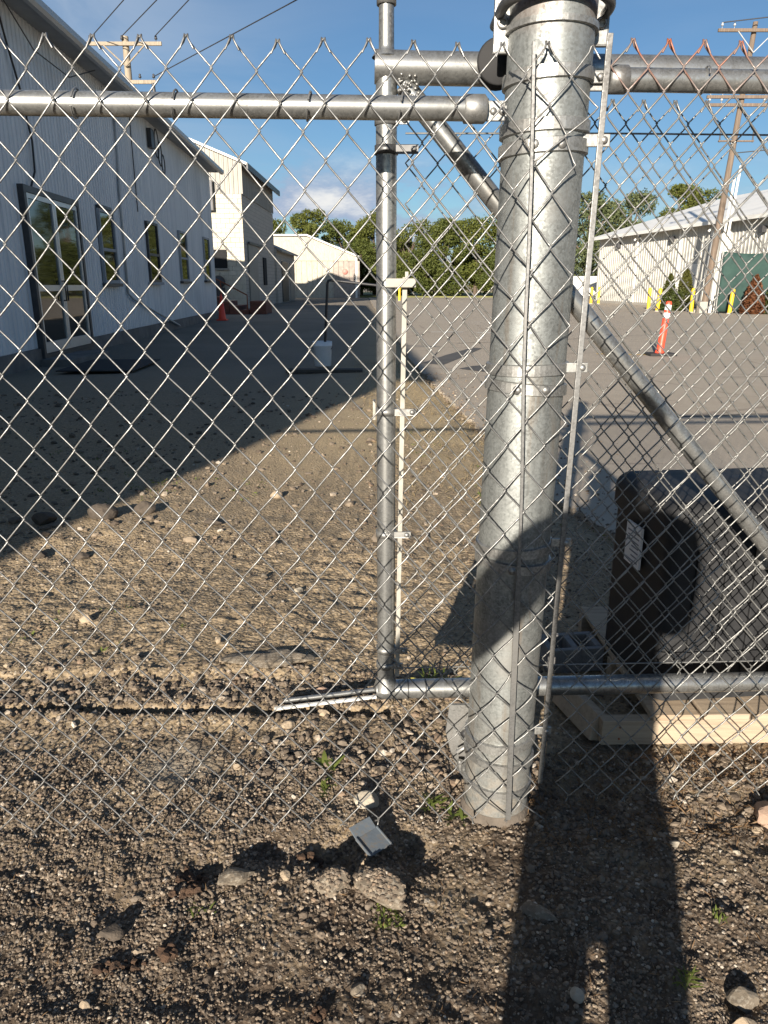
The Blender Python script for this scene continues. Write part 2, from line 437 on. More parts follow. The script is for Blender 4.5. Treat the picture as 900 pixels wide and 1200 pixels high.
tag(flat([(0.62, 12.4), (0.95, 12.1), (1.45, 13.6), (2.0, 15.4), (1.8, 15.5), (1.15, 13.9)], 0.010).build('tar_patch', M['tar']), kind='structure')  # cast shadow streak of a pole, painted as a flat dark shape
tag(flat([(1.15, 11.55), (1.5, 11.1), (2.1, 11.6), (1.85, 12.2), (1.4, 11.95)], 0.0105).build('tar_patch', M['tar']), kind='structure')  # wider cast shadow beside the streak, also a flat dark shape
rr = random.Random(21)
for x0, y0, a0, L_ in ((2.6, 7.2, .25, 9), (4.5, 10.5, .05, 14), (1.4, 16.5, .5, 8), (6.5, 18.5, -.15, 16), (9.0, 9.0, 1.1, 10)):
    pl_, pr_ = [], []; x, y, a = x0, y0, a0
    for k in range(int(L_ / .22)):
        a += rr.uniform(-.22, .22) + (a0 - a) * .2; x += .22 * math.cos(a); y += .22 * math.sin(a); wd2 = rr.uniform(.008, .022)
        pl_.append((x - wd2 * math.sin(a), y + wd2 * math.cos(a), .0095)); pr_.append((x + wd2 * math.sin(a), y - wd2 * math.cos(a), .0095))
    m_ = len(pl_); tag(MB().add(pl_ + pr_, [(q, q + 1, m_ + q + 1, m_ + q) for q in range(m_ - 1)]).build('pavement_crack', M['tar']), kind='structure')
# far verge
M['verge'] = plain('dry_grass_verge', (0.17, 0.17, 0.055), 0.95, 0, 0.35, 2.5, 0.5)
o = MB().box((-60, 76.2, -0.3), (140, 120, 0.10)).build('grass_verge', M['verge']); tag(o, kind='structure')
# kerb along the warehouse
o = MB().box((14.2, 35.2, -0.2), (30, 36.2, 0.13)).build('kerb', M['concrete']); tag(o, kind='structure')

# loose gravel, nobody could count it
ICO_V, ICO_F = [], []
bm = bmesh.new(); bmesh.ops.create_icosphere(bm, subdivisions=1, radius=1)
bm.verts.index_update(); ICO_V = np.array([v.co[:] for v in bm.verts]); ICO_F = np.array([[v.index for v in f.verts] for f in bm.faces]); bm.free()
bm = bmesh.new(); bmesh.ops.create_icosphere(bm, subdivisions=2, radius=1)
bm.verts.index_update(); ICO2_V = np.array([v.co[:] for v in bm.verts]); ICO2_F = np.array([[v.index for v in f.verts] for f in bm.faces]); bm.free()
def pebbles(name, X, Yp, size, mat, base=None, squash=(0.45, 0.85), sink=0.25, lift=None):
    iv, if_ = base or (ICO_V, ICO_F)
    N = len(X); k = len(iv)
    sc = np.stack([size * RNG.uniform(0.75, 1.35, N), size * RNG.uniform(0.6, 1.0, N), size * RNG.uniform(*squash, N)], 1)
    P = iv[None] * (1 + RNG.uniform(-0.20, 0.20, (N, k, 1)))
    P = P * sc[:, None, :]
    az = RNG.uniform(0, 2 * PI, N); tl = RNG.uniform(-0.5, 0.5, N)
    ca, sa, ct, st_ = np.cos(az)[:, None], np.sin(az)[:, None], np.cos(tl)[:, None], np.sin(tl)[:, None]
    x, y, z = P[..., 0], P[..., 1], P[..., 2]
    y, z = y * ct - z * st_, y * st_ + z * ct
    x, y = x * ca - y * sa, x * sa + y * ca
    h = ground_h(X, Yp) if lift is None else lift
    P = np.stack([x + X[:, None], y + Yp[:, None], z + (h + sc[:, 2] * (1 - 2 * sink) * 0.6)[:, None]], 2)
    Fc = (if_[None] + (np.arange(N) * k)[:, None, None]).reshape(-1, 3)
    o = link(name, npmesh(name, P.reshape(-1, 3), Fc, mat, False), None); tag(o, kind='stuff'); return o
n = NT('pebble_stone')
ri = n.geo.outputs['Random Per Island']
c = n.ramp(ri, [(0.0, (0.060, 0.045, 0.033)), (0.20, (0.115, 0.088, 0.064)), (0.42, (0.19, 0.148, 0.107)), (0.60, (0.15, 0.122, 0.094)), (0.74, (0.27, 0.215, 0.155)), (0.87, (0.22, 0.155, 0.105)), (0.93, (0.38, 0.32, 0.25)), (0.982, (0.54, 0.48, 0.40))], 'CONSTANT')
c = n.mix(n.map(n.noise(120, 4, 0.7), 0.3, 0.7, 0, 0.55), c, (0.16, 0.13, 0.10))
n.set(c, 0.85, 0, 0.3); n.bump(n.noise(220, 3), 0.3, 0.002)
M['pebble'] = n.m
def zone(N, y0, y1, xw, s0, s1, pw=2.2, mask=None, dmin=0.12):
    y = RNG.uniform(y0, y1, N); dep = y * 0.956 + 0.37
    x = RNG.uniform(-1, 1, N) * (dep * 0.54 + xw)
    s = s0 + (s1 - s0) * RNG.uniform(0, 1, N) ** pw * (0.6 + 0.8 * np.clip(vnoise(x, y, 3, 40) + 0.5, 0, 1))
    keep = (x < lot_edge_x(y) + 0.05) | (y < 2.4)
    dens = np.clip(vnoise(x, y, 1.7, 21) + vnoise(x, y, 4.3, 22) + 0.75, dmin, 1.0)
    keep &= RNG.uniform(0, 1, N) < dens
    keep &= (RNG.uniform(0, 1, N) < .22) | (np.hypot((x + .575) / .12, (y - 1.74) / .10) > .6 + .8 * (vnoise(x, y, 16, 31) + .5))
    if mask is not None: keep &= mask(x, y)
    return x[keep], y[keep], s[keep]
x, y, s = zone(72000, 0.85, 1.80, 0.10, 0.0014, 0.0058, 2.6, None, 0.28); pebbles('gravel', x, y, s, M['pebble'])
x, y, s = zone(700, 0.85, 2.4, 0.15, 0.004, 0.0105, 2.6); pebbles('gravel', x, y, s, M['pebble'], (ICO2_V, ICO2_F))
x, y, s = zone(19000, 1.7, 3.6, 0.2, 0.0022, 0.009, 3.0); pebbles('gravel', x, y, s, M['pebble'])
x, y, s = zone(9000, 3.5, 8.5, 0.3, 0.003, 0.014, 3.6); pebbles('gravel', x, y, s, M['pebble'])
x, y, s = zone(1500, 3.5, 9.0, 0.3, 0.015, 0.035, 4.0, lambda x, y: x < 0.4); pebbles('gravel', x, y, s, M['pebble'])
y = RNG.uniform(3.0, 11, 1600); x = lot_edge_x(y) + RNG.exponential(.22, 1600) - .08
pebbles('gravel', x, y, 0.004 + 0.012 * RNG.uniform(0, 1, 1600) ** 3, M['pebble'], lift=np.full(1600, .006))
# stones heaped in the band around the groove
y = RNG.normal(2.10, 0.085, 2600); x = RNG.uniform(-1.35, 0.25, 2600); pebbles('gravel', x, y, 0.0035 + 0.012 * RNG.uniform(0, 1, 2600) ** 3.5, M['pebble'])
y = RNG.normal(1.78, 0.06, 900); x = RNG.uniform(-0.35, 0.25, 900); pebbles('gravel', x, y, 0.004 + 0.012 * RNG.uniform(0, 1, 900) ** 3, M['pebble'])
x = RNG.uniform(0.36, 1.4, 1500); y = RNG.uniform(1.45, 1.78, 1500); pebbles('gravel', x, y, 0.003 + 0.010 * RNG.uniform(0, 1, 1500) ** 3, M['pebble'])

# ------------------------------------------------------------------ chain-link fabric
def lin_noise(t, seed):
    i = math.floor(t); f = t - i; f = f * f * (3 - 2 * f)
    def h(k): return random.Random(k * 7919 + seed * 104729).uniform(-1, 1)
    return h(i) * (1 - f) + h(i + 1) * f
def link_wires(parent, x0, count, W, Hh, ztop, zbot, ypl, mat, r, warp=None, nsd=6, top_hook=True):
    """each bent wire of the fabric is its own part; neighbouring wires hook at the corners"""
    rows = int(round((ztop - zbot) / (Hh / 2)))
    for i in range(count):
        xl = x0 + i * W / 2
        # even wires end on a right-hand corner at the very top, odd ones on a left-hand corner
        side = 1 if i % 2 == 0 else 0
        rl = rows + random.choice((0, 0, 0, 0))
        pts = []
        d = r * 1.15; ov = r * 1.05
        cc = 0.16
        for k in range(rl + 1):
            z = ztop - k * Hh / 2
            sx = side if k % 2 == 0 else 1 - side
            xc = xl + (W / 2 + ov if sx else -ov)
            nxt = xl + (-ov if sx else W / 2 + ov)
            zn = z - Hh / 2
            # going down from a right corner to a left one = the up-right diagonal: front strand
            yy = -d if sx else d
            if k == 0 and top_hook:
                dirx = -1 if sx else 1
                pts += [(xc + dirx * -0.010, -0.006, z - 0.019), (xc + dirx * -0.002, -0.006, z - 0.004), (xc - dirx * 0.001, -0.002, z + 0.004), (xc + dirx * 0.003, yy * 0.5, z + 0.001)]
            elif k > 0:
                pts.append((xc, 0, z + 0.0008))
            if k == rl:
                dirx = -1 if sx else 1
                if zbot > 0.0:
                    pts += [(xc + dirx * 0.002, 0.004, z - 0.006), (xc + dirx * random.uniform(-.006, .012), random.uniform(-.004, .012), z - random.uniform(.008, .02))]
                break
            pts += [(xc + (nxt - xc) * cc, yy, z + (zn - z) * cc), (xc + (nxt - xc) * .5, yy, z + (zn - z) * .5), (xc + (nxt - xc) * (1 - cc), yy, z + (zn - z) * (1 - cc))]
        out_ = []
        for (x, yy, z) in pts:
            dx, dy, dz = warp(x, z) if warp else (0, 0, 0)
            out_.append((x + dx, ypl(x) + yy + dy, z + dz))
        MB().tube(out_, r, nsd, True, True).build('wire', mat, parent)

FSL = 0.059                                   # the fence line swings slightly away to the right
def yL(x): return 1.489 + FSL * (x - 0.17)
def yR(x): return 1.535 + FSL * (x - 0.42)
def warpL(x, z):
    t = max(0.0, (1.0 - z)) ** 1.4
    e = max(0.0, x - 0.16) / 0.2
    return (0.014 * lin_noise(x * 5 + z * 1.3, 3) * (0.25 + t) + 0.022 * e * lin_noise(z * 9, 5),
            -0.012 * t * (0.6 + lin_noise(x * 4 + 2 * z, 8)) + 0.004 * lin_noise(x * 9, 4) - 0.006 * e,
            0.012 * lin_noise(x * 2.3 + z * 0.7, 9) * (0.3 + t) + 0.004 * lin_noise(x * 11, 2) - 0.012 * t * max(0, -x))
def warpR(x, z):
    t = max(0.0, (0.9 - z)) ** 1.3
    return (0.009 * lin_noise(x * 6 + z * 2, 13) * (0.2 + t), 0.006 * lin_noise(x * 5 + z * 3, 14) * (0.4 + t), 0.006 * lin_noise(x * 4 + z, 15))

# left fence section
fl = thing('chain_link_fence', 'silver chain-link fence section left of the big post hung on a round rail', 'fence', (-0.65, 1.46, 0))
mb = MB(); xa, xb = -3.2, 0.155
mb.tube([(xa, yL(xa) + 0.025, 1.556), (xb, yL(xb) + 0.025, 1.556)], 0.0205, 24); mb.build('top_rail', M['rail'], fl)
mb = MB(); mb.tube([(0.145, yL(.145) + .025, 1.556), (0.147, yL(.147) + .025, 1.556), (0.183, yL(.183) + .025, 1.556), (0.187, yL(.187) + .025, 1.556)], [0.0215, 0.0245, 0.0245, 0.020], 24)
mb.build('rail_end_cup', M['fitting'], fl)
mb = MB(); mb.box((0.183, 1.512, 1.536), (0.222, 1.519, 1.570), ch=0.002); mb.lathe([(0, -0.004), (0.006, -0.004), (0.007, 0), (0, 0.001)], (0.200, 1.512, 1.552), (0, 1, 0), 8); mb.build('rail_end_tab', M['fitting'], fl)
link_wires(fl, -1.4795, 47, 0.0785, 0.0955, 1.655, 0.012, yL, M['wire'], 0.00172, warpL)
for tx in (-0.97, -0.545, -0.372, -0.135, 0.03):
    MB().tube([(tx + 0.021 * 0 + (0.004 * math.sin(a)), yL(tx) + 0.021 + 0.0235 * math.cos(a), 1.556 + 0.0235 * math.sin(a)) for a in np.linspace(-2.8, 2.9, 18)], 0.0018, 6).build('tie_wire', M['wire'], fl)
mb = MB(); pb = []
for t in np.linspace(0, 1, 15):
    z = 1.655 - 1.63 * t; x = 0.262 + 0.039 * t + 0.005 * math.sin(t * PI * 1.3) - 0.006 * math.exp(-((t - 0.33) / 0.12) ** 2)
    pb.append((x, yL(0.27) - 0.012 - 0.004 * math.sin(t * 6), z))
vs = []; fs = []
for i, p in enumerate(pb):                    # flat bar that twists from edge-on to face-on
    t = i / 14; hw = 0.0026 + 0.0034 * float(sstep(0.58, 0.66, np.array(t))); hd = 0.0042 - 0.002 * t
    for sx, sy in ((-1, -1), (1, -1), (1, 1), (-1, 1)): vs.append((p[0] + sx * hw, p[1] + sy * hd, p[2]))
for i in range(14):
    for k in range(4): fs.append((i * 4 + k, i * 4 + (k + 1) % 4, i * 4 + 4 + (k + 1) % 4, i * 4 + 4 + k))
mb.add(vs, fs + [(3, 2, 1, 0), (56, 57, 58, 59)]); mb.build('tension_bar', M['bar'], fl)

# right fence section
fr = thing('chain_link_fence', 'chain-link fence section right of the big post, finer mesh with rusty tips along its top', 'fence', (0.8, 1.56, 0))
mb = MB(); mb.tube([(0.428, yR(.428) + .026, 1.615), (3.6, yR(3.6) + .026, 1.615)], 0.0205, 24); mb.build('top_rail', M['rail'], fr)
mb = MB(); mb.tube([(0.418, yR(.42) + .026, 1.615), (0.421, yR(.42) + .026, 1.615), (0.452, yR(.45) + .026, 1.615), (0.455, yR(.45) + .026, 1.615)], [0.020, 0.0245, 0.0245, 0.021], 24); mb.build('rail_end_cup', M['fitting'], fr)
mb = MB(); mb.box((0.378, 1.566, 1.597), (0.420, 1.573, 1.632), ch=0.002); mb.lathe([(0, -0.005), (0.007, -0.005), (0.008, 0), (0, 0.001)], (0.402, 1.566, 1.615), (0, 1, 0), 8); mb.build('rail_end_tab', M['fitting'], fr)
link_wires(fr, 0.415, 44, 0.068, 0.0812, 1.672, 0.05, yR, M['rustwire'], 0.0017, warpR)
mb = MB(); mb.box((-0.0055, -0.003, 0), (0.0055, 0.003, 1.60), Matrix.Translation((0.381, 1.540, 0.085)) @ Matrix.Rotation(math.atan(0.029 / 1.6), 4, 'Y'), 0.001); mb.build('tension_bar', M['bar'], fr)
for tx in (0.60, 0.80, 1.05):
    MB().tube([(tx + 0.004 * math.sin(a), yR(tx) + 0.022 + 0.0235 * math.cos(a), 1.615 + 0.0235 * math.sin(a)) for a in np.linspace(-2.8, 2.9, 18)], 0.0018, 6).build('tie_wire', M['wire'], fr)

# ------------------------------------------------------------------ the big post
PC = (0.281, 1.586); LEAN = 0.0185
def pc(z): return Vector((PC[0] + LEAN * z, PC[1], z))
PR = 0.0795
gp = thing('gate_post', 'thick galvanised steel gate post with strap bands, standing where the two fences meet', 'post', (PC[0], PC[1], 0))
mb = MB(); mb.tube([pc(-0.05), pc(0.4), pc(0.8), pc(1.3), pc(1.95)], PR, 64); mb.build('pipe', M['post'], gp)
mb = MB(); mb.lathe([(PR + .004, 0), (PR + .006, .03), (PR * .8, .07), (0.0, .09)], pc(1.945), (0, 0, 1), 40); mb.build('dome_cap', M['fitting'], gp)
def band(z, h, name, tab=None, tilt=0.0, hump=0.0):
    """strap round the post; tab = (dx, y, length) ear reaching to a tension bar"""
    mb = MB(); c0 = pc(z); n_ = 48; ro = PR + 0.0064; ri_ = PR + 0.0004
    vs = []; fs = []
    for k in range(n_):
        a = 2 * PI * k / n_; dz = tilt * math.cos(a)
        for (r_, zz) in ((ri_, -h * .62), (ro, -h * .52), (ro, h * .52), (ri_, h * .62)):
            vs.append((c0.x + r_ * math.cos(a), c0.y + r_ * math.sin(a), c0.z + zz + dz))
    for k in range(n_):
        l = (k + 1) % n_
        for q in range(4): fs.append((k * 4 + q, k * 4 + (q + 1) % 4, l * 4 + (q + 1) % 4, l * 4 + q))
    mb.add(vs, fs, False); b_ = mb.build(name, M['band'], gp)
    if tab:
        for (tx0, tx1, ty, tz) in tab:
            m2 = MB(); m2.box((min(tx0, tx1), ty - .0035, z + tz - h * .5), (max(tx0, tx1), ty + .0035, z + tz + h * .5), ch=0.0015)
            m2.build('band_ear', M['band'], b_)
            m3 = MB(); bx = tx1 - math.copysign(0.012, tx1 - tx0)
            m3.lathe([(0, -0.005), (0.005, -0.005), (0.0075, -0.001), (0.0075, 0.001)], (bx, ty - .004, z + tz), (0, 1, 0), 10); m3.build('bolt', M['fitting'], b_)
    return b_
band(1.700, 0.010, 'rail_band', None)
band(1.618, 0.020, 'rail_band', [(0.385, 0.415, 1.560, 0.0)], 0.004)
band(1.532, 0.020, 'rail_band', [(0.225, 0.205, 1.516, 0.02)], 0.003)
band(1.497, 0.022, 'tension_band', [(0.375, 0.426, 1.545, 0.012)], 0.004)
band(1.083, 0.020, 'tension_band', [(0.370, 0.418, 1.545, 0.003)], 0.002)
band(1.045, 0.020, 'tension_band', None, -0.006)
band(0.690, 0.019, 'tension_band', [(0.368, 0.412, 1.545, 0.016)], 0.003)
band(0.655, 0.019, 'tension_band', None, -0.007)
band(0.200, 0.020, 'tension_band', [(0.360, 0.400, 1.545, 0.03)], 0.003)
band(0.150, 0.016, 'tension_band', None, -0.008)
band(0.075, 0.014, 'tension_band', None, -0.006)
for z, a in ((1.497, -1.95), (1.497, -1.35), (1.045, -1.95), (1.045, -1.25), (0.655, -1.75)):
    c0 = pc(z); nrm = Vector((math.cos(a), math.sin(a), 0)); m3 = MB()
    m3.lathe([(0.010, 0), (0.009, 0.004), (0.006, 0.007), (0, 0.008)], c0 + nrm * (PR + .003), nrm, 12); m3.build('bolt', M['fitting'], gp)
z = 1.695                                     # U-bolt and slotted bracket plates of the gate guide
mb = MB(); c0 = pc(1.742)
mb.tube([(c0.x - .098, 1.66, c0.z - .012), (c0.x - .098, 1.57, c0.z - .012)] + [(c0.x + .097 * math.cos(a), 1.56 + .070 * math.sin(a), c0.z - 0.012 + 0.010 * math.sin(-a)) for a in np.linspace(PI, 2 * PI, 22)] + [(c0.x + .098, 1.57, c0.z - .012), (c0.x + .098, 1.66, c0.z - .012)], 0.0095, 12)
mb.build('u_bolt', M['darksteel'], gp)
for sx in (-1, 1):
    x = c0.x + sx * 0.092
    mb = MB(); mb.box((x - .016, 1.590, 1.665 + (0.012 if sx > 0 else 0)), (x + .016, 1.602, 1.86), ch=0.004)
    q = mb.build('guide_plate', M['fitting'], gp)
    mb = MB(); mb.lathe([(.0065, -.004), (.0105, -.004), (.0105, .001), (.0065, .001), (.0065, -.004)], (x, 1.589, 1.715), (0, 1, 0), 16); mb.build('slot_rim', M['fitting'], q)
mb = MB(); mb.lathe([(0, 0), (.040, 0), (.044, .004), (.030, .016), (.030, .030), (.044, .042), (.040, .046), (0, .046)], (c0.x - .085, 1.665, 1.672), (0, 1, 0), 28); mb.build('guide_roller', M['rubber'], gp)
# bottom roller bracket beside the post
mb = MB(); mb.prism([(0.168, 0.22), (0.245, 0.22), (0.250, 0.04), (0.215, 0.00), (0.180, 0.06), (0.160, 0.14)], 'y', 1.672, 1.681); br = mb.build('roller_bracket', M['fitting'], gp)
mb = MB(); mb.lathe([(0, 0), (.016, 0), (.016, .012), (0, .012)], (0.214, 1.662, 0.135), (0, 1, 0), 20); mb.build('roller_hole', M['blackpaint'], br)
mb = MB(); mb.tube([(0.190, 1.645, 0.10), (0.205, 1.640, 0.115), (0.222, 1.640, 0.105), (0.220, 1.640, 0.075), (0.205, 1.640, 0.04), (0.196, 1.640, 0.052), (0.196, 1.645, 0.075)], 0.008, 10); mb.build('latch_hook', M['fitting'], br)
# concrete collar at the foot
mb = MB(); prof = [(PR + .001, .010), (PR + .003, .006), (PR + .006, -.01), (PR + .012, -.06)]
mb.lathe(prof, (PC[0], PC[1], 0), (0, 0, 1), 40); mb.build('concrete_collar', plain('stained_collar', (.12, .10, .08), .95, 0, .35, 22, .5), gp)

# ------------------------------------------------------------------ the sliding gate behind the post
def yG(x): return 1.722 + 0.04 * x
gt = thing('sliding_gate', 'steel pipe gate with diagonal brace and its own mesh, standing behind the big post', 'gate', (0.005, 1.72, 0))
def gtube(name, pts, r, m='gatepipe', n_=24, parent=None): return MB().tube(pts, r, n_).build(name, M[m], parent or gt)
gtube('upright', [(0.005, yG(0), 0.25), (0.005, yG(0), 1.665)], 0.0222)
gtube('top_rail', [(-0.019, yG(0), 1.676), (0.06, yG(.06), 1.674), (3.4, yG(3.4), 1.655)], 0.0315)
gtube('bottom_rail', [(-0.020, yG(0), 0.236), (3.4, yG(3.4), 0.236)], 0.0255)
for x in (0.062, 0.108): MB().lathe([(.0258, -.0015), (.0272, -.0015), (.0272, .0015), (.0258, .0015)], (x, yG(x), .236), (1, 0.04, 0), 24).build('weld_ring', M['darksteel'], gt)
MB().lathe([(.033, -.02), (.028, -.004), (.0245, .008), (.0228, .016)], (0.005, yG(0), 0.262), (0, 0, 1), 24).build('saddle_weld', M['fitting'], gt)
mb = MB(); mb.lathe([(0.030, 0), (0.026, .006), (0.0165, .012), (0.0158, .020), (0.0152, .125)], (0.005, yG(0), 1.692), (0, 0, 1), 24); fi = mb.build('finial_pipe', M['gatepipe'], gt)
mb = MB(); mb.lathe([(.0165, 0), (.0198, 0), (.0200, .018), (.0188, .028), (.012, .034), (0, .036)], (0.005, yG(0), 1.785), (0, 0, 1), 24); mb.build('finial_cap', M['fitting'], fi)
A = Vector((0.040, yG(.04) + 0.004, 1.645)); B = Vector((1.38, yG(1.38) + .004, 0.150 + .10))
B = A + (Vector((0.917, yG(.917) + .004, 0.672)) - A) * 1.42
gtube('diagonal_brace', [A, A.lerp(B, .5), B], 0.0212)
mb = MB()
for k in range(60):
    a = random.uniform(0, 2 * PI); q = A + Vector((random.uniform(-.01, .03), -0.018 + random.uniform(-.012, .004), random.uniform(-.028, .02)))
    mb.lathe([(0, -.0018), (.0036, -.001), (.004, .0008), (0, .0018)], q, (random.uniform(-1, 1), -1, random.uniform(-1, 1)), 7)
mb.build('weld_bead', M['fitting'], gt)
mb = MB(); mb.box((-.0055, -.004, 0), (.0055, .004, 0.985), Matrix.Translation((0.034, yG(0) - 0.008, 0.280)) @ Matrix.Rotation(0.0125, 4, 'Y'), .0015); mb.build('white_tension_bar', M['dullwhite'], gt)['label'] = 'white-painted flat bar clamped along the gate upright'
def gband(z, x1, m='band', h=0.016, y=-0.0):
    mb = MB(); mb.lathe([(.0224, -h / 2), (.0250, -h / 2), (.0250, h / 2), (.0224, h / 2)], (0.005, yG(0), z), (0, 0, 1), 24); b_ = mb.build('tension_band', M[m], gt)
    mb = MB(); mb.box((0.024, yG(0) - .013, z - h / 2), (x1, yG(0) - .0155, z + h / 2), ch=.001); mb.build('band_ear', M[m], b_)
    mb = MB(); mb.lathe([(0, -.004), (.005, -.004), (.0065, 0), (.0065, .002)], (x1 - .010, yG(0) - .0175, z), (0, 1, 0), 10); mb.build('bolt', M['fitting'], b_)
gband(1.520, 0.072, 'darksteel', .018); gband(1.575, 0.052, 'fitting', .016); gband(0.967, 0.075); gband(0.668, 0.065); gband(0.355, 0.060); gband(0.312, 0.048)
mb = MB(); mb.box((0.004, yG(0) - .030, 1.243), (0.070, yG(0) - .024, 1.262), ch=.002); mb.box((0.046, yG(0) - .029, 1.262), (0.053, yG(0) - .025, 1.276)); mb.build('white_clamp', M['dullwhite'], gt)
mb = MB(); mb.box((-0.026, yG(0) + .010, .945), (-0.020, yG(0) + .03, .99)); mb.build('latch_plate', M['dullwhite'], gt)
gtube('tension_wire', [(0.045, yG(0.04) - .004, 1.552), (0.5, yG(.5) - .004, 1.555), (1.4, yG(1.4) - .004, 1.553)], 0.0019, 'gatewire', 6)
gtube('tension_wire', [(0.045, yG(0.04) - .004, 0.300), (1.4, yG(1.4) - .004, 0.300)], 0.0019, 'gatewire', 6)
def warpG(x, z):
    t = max(0.0, (0.7 - z)) ** 1.2
    return (0.010 * lin_noise(x * 6 + z * 3, 23) * (0.2 + t), 0.005 * lin_noise(x * 5 + z * 3, 24), 0.006 * lin_noise(x * 4 + z, 25) * (0.4 + t))
link_wires(gt, 0.047, 44, 0.0665, 0.081, 1.617, 0.270, lambda x: yG(x) - 0.022 * 0, M['gatewire'], 0.0016, warpG)

# white bar lying in the groove, end of the gate's ground track
mb = MB(); P0 = Vector((-0.335, 1.995, 0.004)); P1 = Vector((-0.020, 2.050, 0.016))
d = (P1 - P0).normalized(); ang = math.atan2(d.y, d.x)
TM = Matrix.Translation(P0) @ Matrix.Rotation(ang, 4, 'Z') @ Matrix.Rotation(-0.03, 4, 'Y')
mb.box((0, -.006, 0), ((P1 - P0).length + .25, .006, .008), TM, .002)
tag(mb.build('ground_track', M['whitepaint'], None, P0), 'white steel track bar lying on the gravel left of the gate bottom corner', 'track')

rod = MB().tube([TM @ Vector((.03, .030, .010)), TM @ Vector((.20, .027, .012)), TM @ Vector((.56, .030, .014))], .0075, 10)
tag(rod.build('steel_rod', M['rail'], None, P0), 'grey steel rod lying beside the white track bar behind the gate corner', 'rod')
# ------------------------------------------------------------------ long metal-clad building on the left
def local_thing(name, label, cat, loc, rz, group=None):
    o = thing(name, label, cat, loc, group); o.rotation_euler = (0, 0, rz); LOC[o] = Vector((0, 0, 0)); return o
n = NT('aged_blue_white_cladding')
sv = n.noise(1.0, 6, 0.65, n.vec((7, 7, 0.35))); bl = n.noise(0.5, 4)
oi = n.t.nodes.new('ShaderNodeObjectInfo')
c = n.ramp(sv, [(0.30, (0.56, 0.60, 0.63)), (0.55, (0.70, 0.73, 0.75)), (0.75, (0.80, 0.82, 0.82))])
c = n.mix(n.map(bl, 0.5, 0.7, 0, 0.3), c, (0.38, 0.40, 0.41))
c = n.mix(n.map(n.noise(1.0, 5, 0.7, n.vec((14, 14, 0.8))), 0.62, 0.78, 0, 0.35), c, (0.27, 0.25, 0.22))
c = n.mix(n.map(oi.outputs['Random'], 0, 1, 0, 0.16), c, (0.40, 0.42, 0.45))
n.set(c, 0.55, 0.0); M['clad'] = n.m
M['darktrim'] = plain('dark_trim', (0.055, 0.055, 0.058), 0.5, 0.2, 0.2, 8)
M['gutter'] = plain('grey_gutter', (0.42, 0.43, 0.43), 0.45, 0.2, 0.12, 4)
M['soffit'] = plain('soffit_board', (0.30, 0.32, 0.34), 0.7, 0, 0.15, 4)
M['alu'] = plain('aluminium_frame', (0.55, 0.56, 0.56), 0.4, 0.5, 0.1, 12)
M['roofmetal'] = plain('grey_roof_sheet', (0.33, 0.34, 0.35), 0.5, 0.2, 0.15, 2)
M['foundation'] = plain('stained_foundation', (0.16, 0.15, 0.14), 0.9, 0, 0.35, 3, 0.4)
n = NT('dark_window_glass'); n.set((0.012, 0.014, 0.014), n.map(n.noise(3, 3), 0.3, 0.7, 0.02, 0.05), 0.0, 0.9)
n.bump(n.noise(1.6, 2), 0.03, 0.02); M['glass'] = n.m

Y0 = -6.8
lb = local_thing('metal_clad_building', 'long blue-white metal-clad building along the left side with glass doors and small windows, in shade', 'building', (-4.623, Y0, 0), math.atan(0.05))
LBL = 36.6
def S_(y): return (y - Y0) * 1.00125
pw = 0.912
prof = []
for k in range(6):
    y = k * 0.152
    prof += [(0.0, y), (0.0, y + 0.088), (0.016, y + 0.104), (0.016, y + 0.136)]
prof.append((0.0, pw))
def ribbed(prof, z0, z1, name):
    m_ = MB(); k = len(prof)
    vs = [(x, y, z0) for x, y in prof] + [(x, y, z1) for x, y in prof]
    m_.add(vs, [(i, i + 1, k + i + 1, k + i) for i in range(k - 1)])
    return m_.mesh(name)
wp = ribbed(prof, 0.27, 5.38, 'wall_panel')
npan = int(LBL / pw)
for k in range(npan):
    o = link('wall_panel', wp, M['clad'], lb, (0.012 + 0.002 * (k % 2) + random.uniform(-.001, .001), k * pw, 0))
LBL = npan * pw
mb = MB(); mb.box((-12, 0, -0.3), (0.008, LBL, 5.36)); mb.build('wall', M['clad'], lb)
mb = MB(); mb.box((-12.1, -.05, -0.3), (0.075, LBL + .05, 0.26)); mb.build('foundation', M['foundation'], lb)
mb = MB(); sl = 0.12
mb.add([(0.42, -.3, 5.30), (0.42, LBL + .25, 5.30), (-6, LBL + .25, 5.30 + 6.42 * sl), (-6, -.3, 5.30 + 6.42 * sl), (-12.4, -.3, 5.30), (-12.4, LBL + .25, 5.30),
        (0.42, -.3, 5.24), (0.42, LBL + .25, 5.24), (-6, LBL + .25, 5.24 + 6.42 * sl), (-6, -.3, 5.24 + 6.42 * sl), (-12.4, -.3, 5.24), (-12.4, LBL + .25, 5.24)],
       [(0, 1, 2, 3), (3, 2, 5, 4), (6, 9, 8, 7), (9, 10, 11, 8), (0, 6, 7, 1), (4, 5, 11, 10), (0, 3, 9, 6), (3, 4, 10, 9), (1, 7, 8, 2), (2, 8, 11, 5)])
mb.build('roof', M['roofmetal'], lb)
mb = MB(); mb.add([(0.0, 0, 5.36), (-6, 0, 5.98), (-12, 0, 5.36), (0.0, LBL, 5.36), (-6, LBL, 5.98), (-12, LBL, 5.36)], [(0, 1, 2), (3, 5, 4)]); mb.build('gable_wall', M['clad'], lb)
mb = MB(); mb.box((0.02, -.25, 5.185), (0.40, LBL + .2, 5.235)); mb.build('soffit', M['soffit'], lb)
mb = MB(); g_ = [(0.425, 5.12), (0.50, 5.12), (0.535, 5.17), (0.535, 5.265), (0.52, 5.265), (0.52, 5.18), (0.49, 5.14), (0.445, 5.14), (0.445, 5.25), (0.425, 5.25)]
